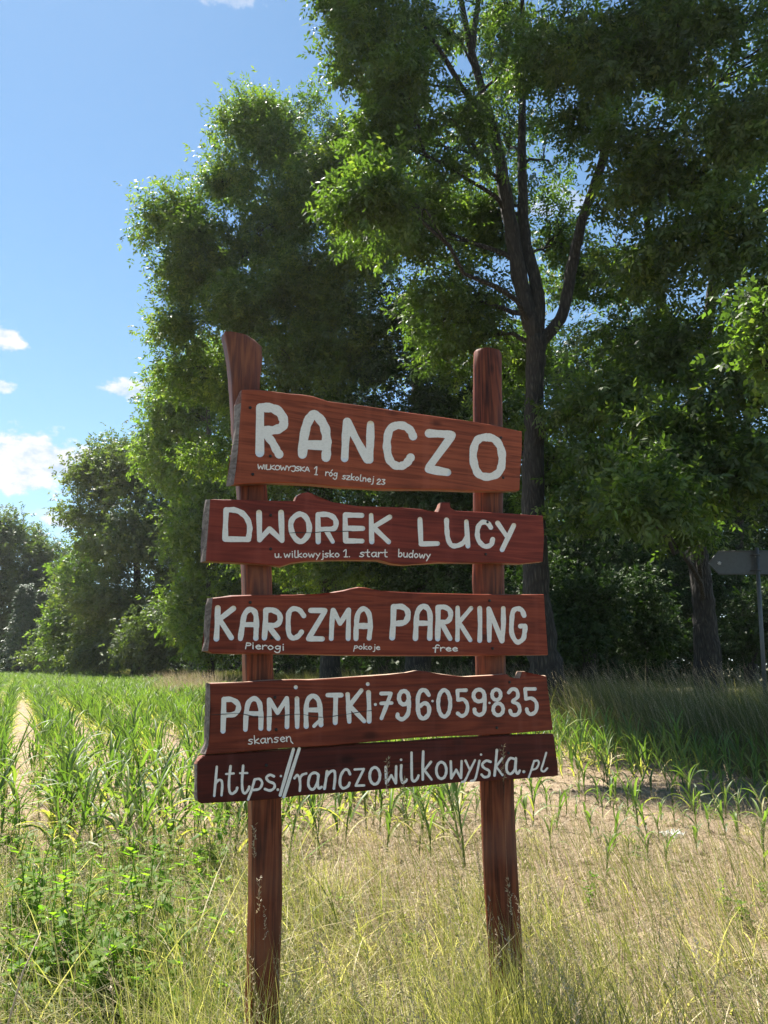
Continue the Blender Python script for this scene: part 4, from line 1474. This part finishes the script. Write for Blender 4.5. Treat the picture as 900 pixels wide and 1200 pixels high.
BOARDS.append(dict(
    label='second board from the top, lettered DWOREK LUCY, reddish with a knot on its upper edge', col=((0.0974, 0.0153, 0.0098), (0.1998, 0.0326, 0.0195), (0.3074, 0.0565, 0.0313)),
    pts=[(246.5, 584.7), (262, 585.2), (279, 585.3), (313, 586), (335, 587.2), (346, 587), (349, 581), (354, 577.5), (361, 576.3), (367, 578.5), (371, 583.6), (391, 588.3), (418, 592.6), (440, 593.4), (469, 594.2), (493, 596.5), (506, 599), (513, 599.5), (516, 594),
         (518, 588.5), (527.3, 588.8), (528.3, 595), (534, 598.2), (566.7, 600), (598.5, 602), (636.4, 604.4), (638, 629), (636.4, 658), (608, 660.5), (579, 659.5), (554.5, 659.5), (530, 659.5), (515, 659), (493, 660.8), (474, 662), (460, 660.3), (444.5, 656.5), (420, 656), (391, 656), (360.5, 657.2), (342, 659.5),
         (330, 663.5), (315.5, 662), (291, 660), (266.7, 658.6), (241, 657.4), (243.4, 631), (245.3, 605)],
    left=[(241, 657.4), (243.4, 631), (245.3, 605), (246.5, 584.7)], shift=.018, big=T, screws=[(317, 603.9), (317, 643.4), (571, 612), (569, 649.5)],
    smalls=[('u.', 322, 653.2, 331.5, 653.2, 4.2, 1.4), ('wilkowyjsko', 333, 653.2, 399, 652.8, 4.6, 1.25), ('1.', 402.5, 652.6, 412, 652.6, 4.2, 1.3), ('start', 421.5, 652.4, 455.5, 652.6, 5.2, 1.35), ('budowy', 466.5, 652.4, 505, 654.6, 4.9, 1.3)],
    crack=[(338, 624.6), (352, 624.1), (366, 624.3), (380, 623), (396, 622.8), (412, 622.4)]))

p1, p2, p3, p4 = (235, 680), (335, 680), (440, 680), (535, 680)
T = [
    letters(p1, ZS, [[('p', 52, [(166, 265), (160, 420), (152, 560)]), ('p', 50, [(315, 270), (180, 375)]), ('p', 50, [(188, 385), (295, 550)])],
                     [('s', 52, [(382, 560), (400, 440), (422, 330), (470, 280), (520, 305), (535, 390), (530, 556)]), ('p', 50, [(405, 425), (530, 425)])],
                     [('p', 52, [(626, 290), (622, 420), (612, 553)]), ('s', 52, [(626, 288), (690, 286), (752, 322), (762, 385), (725, 428), (645, 435)]), ('p', 50, [(655, 445), (742, 556)])]]),
    letters(p2, ZS, [[('s', 48, [(172, 340), (130, 287), (72, 273), (30, 312), (22, 420), (32, 520), (72, 555), (122, 532), (150, 495)])],
                     [('p', 50, [(238, 289), (375, 290)]), ('p', 50, [(372, 302), (225, 545)]), ('p', 50, [(217, 560), (350, 562)])],
                     [('p', 46, [(450, 285), (440, 430), (435, 560)]), ('p', 46, [(455, 287), (520, 415)]), ('p', 46, [(520, 415), (600, 287)]), ('p', 46, [(602, 285), (600, 430), (597, 560)])],
                     [('s', 48, [(672, 560), (675, 430), (692, 320), (745, 272), (795, 320), (810, 430), (798, 556)]), ('p', 56, [(692, 438), (800, 438)])]]),
    letters(p3, ZS, [[('p', 54, [(174, 257), (170, 400), (160, 550)]), ('s', 54, [(175, 255), (250, 253), (303, 290), (310, 350), (278, 403), (192, 416)])],
                     [('s', 50, [(383, 558), (390, 430), (402, 310), (450, 250), (503, 275), (525, 355), (520, 556)]), ('p', 50, [(398, 412), (520, 412)])],
                     [('p', 50, [(600, 260), (600, 410), (596, 562)]), ('s', 48, [(600, 260), (660, 257), (712, 290), (720, 348), (688, 395), (612, 405)]), ('p', 46, [(640, 422), (716, 560)])],
                     ]),
    letters(p4, ZS, [[('p', 44, [(10, 262), (12, 400), (8, 570)]), ('p', 42, [(140, 267), (25, 402)]), ('p', 42, [(38, 425), (132, 573)])],
                     [('p', 44, [(222, 268), (226, 420), (222, 578)])],
                     [('p', 46, [(308, 272), (314, 420), (314, 578)]), ('p', 46, [(312, 275), (435, 582)]), ('p', 46, [(448, 268), (450, 420), (438, 580)])],
                     [('s', 46, [(648, 338), (625, 287), (580, 272), (542, 300), (530, 380), (530, 510), (580, 592), (638, 562), (652, 500), (660, 445)]), ('p', 44, [(658, 436), (612, 440)])]]),
]
BOARDS.append(dict(
    label='third board from the top, lettered KARCZMA PARKING, with a low hump on its upper edge', col=((0.0974, 0.0166, 0.0085), (0.205, 0.037, 0.0176), (0.3177, 0.0666, 0.0287)),
    pts=[(249, 700.8), (260, 699.4), (271.7, 698.3), (296, 697), (345, 697), (353, 696.2), (366, 697.2), (375.3, 697.7), (384, 695.8), (393.7, 693.4), (402, 692), (410.8, 689.8), (420.6, 688), (428, 688.5), (436, 690.3), (445, 692), (458, 693), (489, 694.7), (550, 696), (596, 696.5),
         (637.7, 696.5), (639, 716.7), (640.7, 741), (642.6, 767.4), (584, 768), (535, 768.2), (464.4, 768.6), (396, 767.8), (335, 766.2), (308.3, 766), (277.8, 766), (249.7, 765.4), (244, 763), (245.3, 752), (246, 741), (248.4, 710.6)],
    left=[(244, 763), (245.3, 752), (246, 741), (248.4, 710.6), (249, 700.8)], shift=.016, big=T, screws=[(318.5, 747.3), (293, 706), (573.5, 704), (577, 760)],
    smalls=[('Pierogi', 287.2, 759.8, 334.5, 762.0, 4.6, 1.35), ('pokoje', 414.5, 760.6, 446, 761.4, 3.8, 1.15), ('free', 507.5, 762.8, 537.5, 763.0, 4.2, 1.4)]))

q1, q2, q3, q4 = (225, 780), (325, 780), (425, 780), (535, 780)
S4 = 7.5
T = [
    letters(q1, ZS, [[('p', 50, [(306, 322), (302, 480), (297, 628)]), ('s', 50, [(306, 324), (380, 326), (438, 366), (442, 425), (400, 468), (322, 475)])],
                     [('s', 48, [(512, 613), (520, 460), (542, 355), (595, 316), (643, 352), (660, 450), (660, 603)]), ('p', 48, [(530, 460), (655, 460)])],
                     [('p', 44, [(738, 327), (742, 470), (738, 608)]), ('p', 44, [(742, 328), (820, 452)]), ('p', 44, [(820, 452), (905, 320)]), ('p', 44, [(908, 313), (914, 450), (910, 588)])]]),
    letters(q2, ZS, [[('p', 46, [(188, 316), (190, 450), (190, 588)]), ('d', 40, [(177, 207)])],
                     [('s', 46, [(277, 583), (275, 440), (290, 335), (340, 290), (393, 330), (412, 430), (418, 568)]), ('p', 46, [(285, 425), (405, 425)]), ('p', 34, [(425, 520), (385, 545), (352, 580)])],
                     [('p', 44, [(482, 283), (613, 283)]), ('p', 46, [(560, 290), (557, 420), (555, 548)])],
                     [('p', 44, [(674, 275), (682, 400), (690, 538)]), ('p', 42, [(806, 237), (702, 370)]), ('p', 42, [(708, 400), (833, 533)])],
                     [('p', 44, [(874, 257), (880, 400), (880, 533)]), ('d', 38, [(867, 177)])]]),
    letters(q3, ZS, [[('d', 30, [(122, 372)])],
                     [('p', 36, [(178, 268), (272, 266)]), ('p', 38, [(268, 275), (225, 390), (180, 506)]), ('p', 34, [(176, 362), (278, 358)])],
                     [('s', 40, ell(395, 308, 47, 64)), ('s', 40, [(438, 290), (444, 380), (432, 465), (382, 514), (338, 495), (335, 466)])],
                     [('s', 40, [(635, 283), (600, 238), (555, 245), (530, 310), (530, 420), (548, 488), (590, 506), (633, 460), (633, 390), (595, 360), (548, 388)])],
                     [('d', 26, [(670, 340)])],
                     [('s', 38, ell(782, 362, 58, 127))]]),
    letters(q4, S4, [[('p', 32, [(8, 218), (84, 216)]), ('p', 32, [(8, 220), (12, 300)]), ('s', 32, [(12, 302), (62, 298), (96, 348), (85, 418), (46, 443), (10, 420)])],
                     [('s', 34, ell(197, 263, 48, 52)), ('s', 34, [(244, 250), (248, 340), (240, 408), (200, 434), (162, 412), (158, 385)])],
                     [('d', 22, [(290, 328)])],
                     [('s', 32, ell(350, 256, 38, 46)), ('s', 32, ell(366, 384, 44, 52))],
                     [('s', 32, [(458, 237), (490, 206), (530, 220), (537, 275), (495, 315), (540, 340), (556, 390), (532, 430), (487, 430), (470, 395)])],
                     [('p', 32, [(603, 205), (690, 205)]), ('p', 32, [(603, 207), (610, 292)]), ('s', 32, [(610, 292), (662, 288), (702, 330), (697, 400), (652, 428), (622, 405), (617, 382)])]]),
]
BOARDS.append(dict(
    label='fourth board, lettered with a telephone number, split by a long crack, upper edge painted pale as if sunlit', col=((0.082, 0.0145, 0.0078), (0.1691, 0.0312, 0.015), (0.2818, 0.0602, 0.0254)), sunlit_top=True,
    pts=[(246.4, 800.8), (268, 800.2), (288.6, 799.6), (310.6, 797.9), (335, 796.7), (343.3, 796.3), (361.7, 796.7), (386, 795.5), (416.7, 793), (435, 791.8), (455.6, 790.4), (477.6, 788.3), (488.6, 786), (498.3, 786.7), (516.7, 789.8), (535, 792.2), (545, 793.2), (555, 792.2), (575, 791.2), (593.7, 790.2), (598, 793),
         (603, 795), (609.7, 794.7), (612, 787), (616.5, 787), (618, 791.3), (640.3, 792), (641.7, 800), (645.7, 833), (648.3, 855.2), (609.7, 858.5), (588, 860.3), (561.7, 861.6), (535, 862.3), (486, 864.5), (437, 869), (415.4, 871.2), (374, 874.7), (331, 876.8), (300, 880), (274, 882), (241, 884), (244, 873), (245, 865.6), (247, 829)],
    left=[(241, 884), (244, 873), (245, 865.6), (247, 829), (246.4, 800.8)], shift=.012, big=T, screws=[(322, 817.3), (323.4, 855.2), (597, 799.5), (582, 853)],
    smalls=[('skanseƞ', 291.0, 872.2, 343.0, 868.4, 5.6, 1.25)],
    crack=[(247, 837.5), (264, 836.8), (281, 836.2), (303, 840.3), (325, 838.9), (351, 837), (366, 839.3), (380, 840.6), (396, 838.5), (411, 836.2), (424, 834), (436, 832.5)]))

u1, u2, u3, u4 = (225, 850), (325, 850), (425, 850), (535, 840)
S5 = 900 / 130
T = [
    letters(u1, ZS, [[('p', 25, [(240, 397), (228, 540), (215, 678)]), ('s', 24, [(225, 565), (255, 528), (284, 532), (292, 580), (285, 672)])],
                     [('s', 25, [(372, 392), (358, 520), (360, 625), (385, 658), (425, 630), (436, 600)]), ('p', 20, [(328, 468), (403, 462)])],
                     [('s', 25, [(493, 387), (482, 540), (490, 635), (515, 650), (545, 612), (551, 590)]), ('p', 20, [(462, 460), (533, 458)])],
                     [('p', 24, [(603, 522), (575, 620), (540, 713)]), ('s', 24, [(605, 520), (650, 516), (675, 555), (650, 608), (592, 622)])],
                     [('s', 25, [(788, 490), (750, 476), (716, 502), (738, 538), (790, 562), (790, 602), (750, 626), (702, 612)])],
                     [('d', 28, [(826, 618)]), ('d', 24, [(855, 487)])]]),
    letters(u2, ZS, [[('p', 32, [(158, 228), (100, 430), (30, 672)])], [('p', 32, [(213, 225), (140, 450), (65, 688)])],
                     [('s', 24, [(167, 508), (193, 478), (215, 510), (222, 570), (218, 630)]), ('s', 24, [(216, 520), (240, 478), (280, 463)])],
                     [('s', 26, [(395, 480), (360, 456), (318, 480), (300, 550), (312, 600), (348, 614), (383, 560), (395, 480)]), ('s', 26, [(397, 478), (390, 570), (402, 604), (428, 592)])],
                     [('p', 26, [(480, 442), (468, 530), (455, 608)]), ('s', 26, [(474, 495), (510, 447), (550, 442), (556, 510), (545, 608)])],
                     [('s', 26, [(700, 470), (680, 430), (645, 430), (610, 490), (605, 570), (635, 605), (680, 585), (695, 553)])],
                     [('p', 23, [(745, 424), (833, 420)]), ('p', 23, [(830, 427), (755, 578)]), ('p', 23, [(755, 580), (835, 577)])]]),
    letters(u3, S4, [[('s', 25, ell(110, 445, 45, 74))],
                     [('p', 23, [(206, 365), (212, 508)]), ('p', 22, [(212, 510), (255, 440)]), ('p', 22, [(255, 440), (294, 510)]), ('p', 23, [(298, 360), (295, 508)])],
                     [('s', 23, [(343, 352), (340, 450), (355, 505), (380, 494), (390, 477)]), ('d', 24, [(341, 303)])],
                     [('s', 23, [(433, 240), (434, 400), (438, 475), (455, 492), (480, 475), (495, 442)])],
                     [('p', 24, [(536, 230), (532, 360), (532, 478)]), ('p', 22, [(604, 322), (542, 402)]), ('p', 22, [(548, 398), (610, 478)])],
                     [('s', 24, ell(695, 397, 44, 73))],
                     [('p', 22, [(778, 317), (783, 463)]), ('p', 22, [(783, 465), (826, 392)]), ('p', 22, [(826, 392), (866, 463)]), ('p', 22, [(874, 315), (868, 463)])]]),
    letters(u4, S5, [[('p', 18, [(76, 356), (112, 432)]), ('s', 18, [(154, 352), (110, 440), (72, 518), (48, 530)])],
                     [('s', 18, [(190, 357), (167, 465), (150, 512), (120, 522)]), ('d', 20, [(203, 307)])],
                     [('s', 21, [(280, 366), (245, 357), (212, 387), (228, 416), (268, 440), (265, 480), (230, 490), (207, 470)])],
                     [('p', 21, [(331, 270), (322, 380), (312, 478)]), ('p', 19, [(376, 336), (322, 408)]), ('p', 19, [(328, 410), (378, 473)])],
                     [('s', 21, [(480, 345), (440, 337), (412, 380), (412, 440), (440, 464), (474, 430), (486, 345)]), ('s', 20, [(486, 335), (484, 430), (500, 463), (517, 437)])],
                     [('d', 26, [(550, 446)])],
                     [('p', 16, [(634, 357), (612, 430), (590, 493)]), ('s', 16, [(636, 360), (664, 356), (671, 382), (650, 420), (612, 431)])],
                     [('s', 16, [(732, 292), (708, 375), (692, 430), (714, 444), (741, 417)])]]),
]
BOARDS.append(dict(
    label='lowest board, darkest brown, lettered with a web address', col=((0.0359, 0.0061, 0.0046), (0.0769, 0.0116, 0.0078), (0.123, 0.0218, 0.0117)),
    pts=[(231, 896), (232.2, 892), (234.8, 888.3), (238, 886), (242, 885.2), (261.7, 884), (298.3, 881.6), (335, 879), (361.7, 877), (410.6, 873), (438.3, 871.2), (478.3, 869), (520, 866.4), (545, 865), (571, 863.6), (607, 862), (649, 860.2), (651.3, 876), (654.2, 897.8), (654.2, 909.3), (607, 913), (564, 915.8), (535, 917.3), (491.7, 921.3),
         (451.7, 924.7), (425, 927.3), (386, 930), (349.4, 933), (318, 936.5), (286, 939.2), (249.4, 941), (236, 941.8), (232.3, 939), (231, 935.6), (231, 915)],
    left=[(231, 896), (232.3, 939), (231, 935.6), (231, 915)], shift=.004, big=T, screws=[(595.7, 882.6), (312, 897)], smalls=[]))


def offset_in(P, d):
    """shrink a closed outline by d"""
    n = len(P)
    out = []
    area = sum(P[i][0] * P[(i + 1) % n][1] - P[(i + 1) % n][0] * P[i][1] for i in range(n))
    sg = 1 if area > 0 else -1
    for i in range(n):
        a, b, c = np.array(P[i - 1]), np.array(P[i]), np.array(P[(i + 1) % n])
        n1 = np.array([-(b - a)[1], (b - a)[0]]) * sg
        n2 = np.array([-(c - b)[1], (c - b)[0]]) * sg
        n1 = n1 / (np.linalg.norm(n1) + 1e-9)
        n2 = n2 / (np.linalg.norm(n2) + 1e-9)
        m = n1 + n2
        m = m / max(.6, np.linalg.norm(m)) * 1.0
        out.append(b + m * d)
    return out


M_EDGE = None


def build_sign():
    root = link('wooden_sign', None, None, (SB[0], SB[1], 0), SANG)
    tag(root, 'handmade wooden sign of five brown boards with white lettering on two posts', 'sign')
    bare = wood_mat('sunlit_edge_wood', (.22, .13, .085), (.40, .27, .19), (.56, .42, .32), seed=3)  # pale tone paints sunlight onto the fourth board's edges
    endg = wood_mat('pale_end_grain', (.10, .075, .065), (.23, .18, .155), (.36, .30, .265), seed=9, rough=.8)  # end grain paler and greyer than the stained faces
    waney = wood_mat('stained_waney_edge', (.10, .04, .025), (.22, .095, .06), (.36, .18, .12), seed=5)
    TK = .052
    for bi, B in enumerate(BOARDS):
        m = wood_mat('stained_board_%d' % (bi + 1), *B['col'], seed=bi * 4.3 + 1)
        y0 = .004 if bi == 4 else 0.0
        F0 = [sp(x, y, y0) for x, y in B['pts']]
        F2 = [(p[0], p[2]) for p in F0]
        leftset = {tuple(p) for p in B['left']}
        isl = [tuple(p) in leftset for p in B['pts']]
        n = len(F2)
        # finer wobble of the waney outline
        rings = []
        ins = offset_in(F2, .0030)
        for (yy, dd, sh) in ((0, .0030, 0), (.0035, 0, .02), (TK * .35, -.0015, .45), (TK * .75, -.0015, .85), (TK, .003, 1.0)):
            rg = offset_in(F2, dd) if dd else [np.array(p) for p in F2]
            rg = [np.array([p[0] - (B['shift'] * sh * (1 + .25 * math.sin(i * 2.1 + yy * 90)) if isl[i] else 0) + (0 if yy == 0 else rng.normal(0, .0008)), y0 + yy, p[1] + (0 if yy == 0 else rng.normal(0, .0008))]) for i, p in enumerate(rg)]
            rings.append(rg)
        bm = bmesh.new()
        RV = [[bm.verts.new(p) for p in rg] for rg in rings]
        ff = bm.faces.new(RV[0])
        bf = bm.faces.new(RV[-1][::-1])
        minx = min(p[0] for p in F2)
        for k in range(len(RV) - 1):
            for i in range(n):
                j = (i + 1) % n
                f = bm.faces.new((RV[k][j], RV[k][i], RV[k + 1][i], RV[k + 1][j]))
                if k >= 1:
                    if isl[i] and isl[j]:
                        f.material_index = 1
                    else:
                        f.material_index = 2
        bmesh.ops.triangulate(bm, faces=[ff, bf])
        bmesh.ops.recalc_face_normals(bm, faces=bm.faces[:])
        me = bpy.data.meshes.new('board')
        bm.to_mesh(me); bm.free()
        me.materials.append(m); me.materials.append(endg); me.materials.append(bare if B.get('sunlit_top') else waney)
        bo = link('board', me, root)
        bo['label'] = B['label']
        g = Geo()
        for t in B['big']:
            for v_, in zip(t.v):
                pass
            V = np.concatenate(t.v) + np.array([0, y0, 0])
            g.add(V, np.concatenate(t.q), np.concatenate(t.t))
        link('lettering', g.build('lettering', M_LETTER), bo)
        if B['smalls']:
            g = Geo()
            for s in B['smalls']:
                small(g, *s)
            link('small_lettering', g.build('small_lettering', M_LETTER), bo)
        for (x, y) in B['screws']:
            g = Geo()
            c = sp(x, y, y0)
            g.tube([c + np.array([0, -.0042, 0]), c + np.array([0, .004, 0])], [.0066, .0066], 12)
            link('screw', g.build('screw', M_HOLE), bo)
        if 'crack' in B:
            g = Geo()
            P = catmull(B['crack'], 4)
            polys = stroke_polys([tuple(p) for p in P], .75, .35)
            paint(g, polys, .0030)
            link('crack', g.build('crack', M_HOLE), bo)
    # posts
    posts = [
        dict(label='left post, split log with a chamfered top, leaning left', yc=.052 + .056, seed=1.3,
             rows=[(389.5, 259, 292.5), (392.5, 258.8, 298), (400, 259.8, 306.8), (412, 262, 307.5), (425, 264.5, 306.5), (440, 266.5, 304.5), (456, 267.8, 304), (500, 270, 306.5), (540, 273.5, 310), (580, 276.5, 313.5), (630, 280, 316.5), (680, 282.3, 318.5), (730, 282.5, 319), (780, 283, 319.5),
                   (830, 285, 322), (880, 287.5, 326), (940, 289.8, 329), (1000, 290.3, 329.8), (1060, 290, 330), (1110, 288.8, 328.3), (1160, 287, 326.5), (1200, 286, 325.5), (1300, 285, 326)]),
        dict(label='right post, round log with a flat top', yc=.052 + .057, seed=6.1,
             rows=[(407, 558.5, 585), (410, 557, 587), (430, 556.2, 587.6), (470, 556, 588), (520, 556, 588.6), (580, 556, 589), (620, 555.5, 589.5), (680, 555, 591), (730, 557, 591.5), (790, 559, 592.5), (850, 561, 597), (910, 563.5, 602), (960, 565.5, 603.5), (1010, 567.5, 606), (1060, 570.5, 608.5),
                   (1110, 574, 611.5), (1150, 576.5, 613.5), (1190, 578, 615), (1240, 579, 617)])]
    pm = wood_mat('stained_post', (.032, .009, .006), (.175, .044, .019), (.36, .115, .040), vertical=True, seed=2.2, grey=.3)
    for P in posts:
        sides = 22
        prof = np.ones(sides)
        ang = np.linspace(0, 2 * np.pi, sides, endpoint=False)
        prof += .035 * np.sin(3 * ang + P['seed']) + .03 * np.sin(5 * ang + 2 * P['seed'])
        rows = P['rows']
        ys = np.array([r[0] for r in rows], float)
        yy = np.unique(np.concatenate([ys, np.linspace(ys[0], ys[-1], 46)]))
        V, n = [], 0
        for y in yy:
            xl, xr = np.interp(y, ys, [r[1] for r in rows]), np.interp(y, ys, [r[2] for r in rows])
            a, b = sp(xl, y, P['yc']), sp(xr, y, P['yc'])
            c = (a + b) / 2
            c[2] = sp((xl + xr) / 2, y, P['yc'] - .05)[2]          # the cut edge facing the viewer sets the height
            rx = np.linalg.norm(b - a) / 2 * (.93 if P['seed'] < 3 else .97)
            ry = .054 if rx > .05 else rx * 1.05
            ca, sa = np.cos(ang), np.sin(ang)
            pw = .5 if P['seed'] < 3 else .9      # hewn flat, or nearly round
            ca, sa = np.sign(ca) * np.abs(ca) ** pw, np.sign(sa) * np.abs(sa) ** pw
            mx = np.maximum(np.abs(prof * ca).max(), .01)
            ring = np.stack([c[0] + rx * prof * ca / mx, P['yc'] + ry * prof * sa / mx, np.full(sides, c[2])], -1)
            ring[:, :2] += rng.normal(0, .0007, (sides, 2))
            V.append(ring)
            n += 1
        V = np.concatenate(V)
        i0 = np.arange(n - 1)[:, None] * sides
        k = np.arange(sides)[None, :]
        k2 = (k + 1) % sides
        Q = np.stack([i0 + k, i0 + sides + k, i0 + sides + k2, i0 + k2], -1).reshape(-1, 4)
        tc = V[:sides].mean(0) + np.array([0, 0, .002])
        Vt = np.vstack([V, V[:sides], tc])
        T_ = [(len(V) + sides, len(V) + j, len(V) + (j + 1) % sides) for j in range(sides)]
        me = mesh_np('post', Vt, Q, T_, None, pm, True)
        for f in me.polygons:
            if len(f.vertices) == 3:
                f.use_smooth = False
        po = link('post', me, root)
        po['label'] = P['label']


build_sign()


# ------------------------------------------------------------------ thin volume added to lift the darks like lens glare
def build_glare_haze():
    bm = bmesh.new()
    bmesh.ops.create_cube(bm, size=1.0)
    me = bpy.data.meshes.new('glare_haze')
    bmesh.ops.scale(bm, vec=(1300, 1300, 61), verts=bm.verts[:])
    bmesh.ops.translate(bm, vec=(0, 0, 29.4), verts=bm.verts[:])
    bm.to_mesh(me); bm.free()
    m, N = newmat('glare_haze_air')
    v = N.n('ShaderNodeVolumePrincipled', ins={'Color': (.95, .97, 1, 1), 'Density': GLARE_HAZE, 'Anisotropy': .35})
    N.n('ShaderNodeOutputMaterial', ins={'Volume': v.outputs[0]})
    me.materials.append(m)
    o = link('glare_haze', me)
    o['kind'] = 'stuff'


GLARE_HAZE = 0.00016
build_glare_haze()
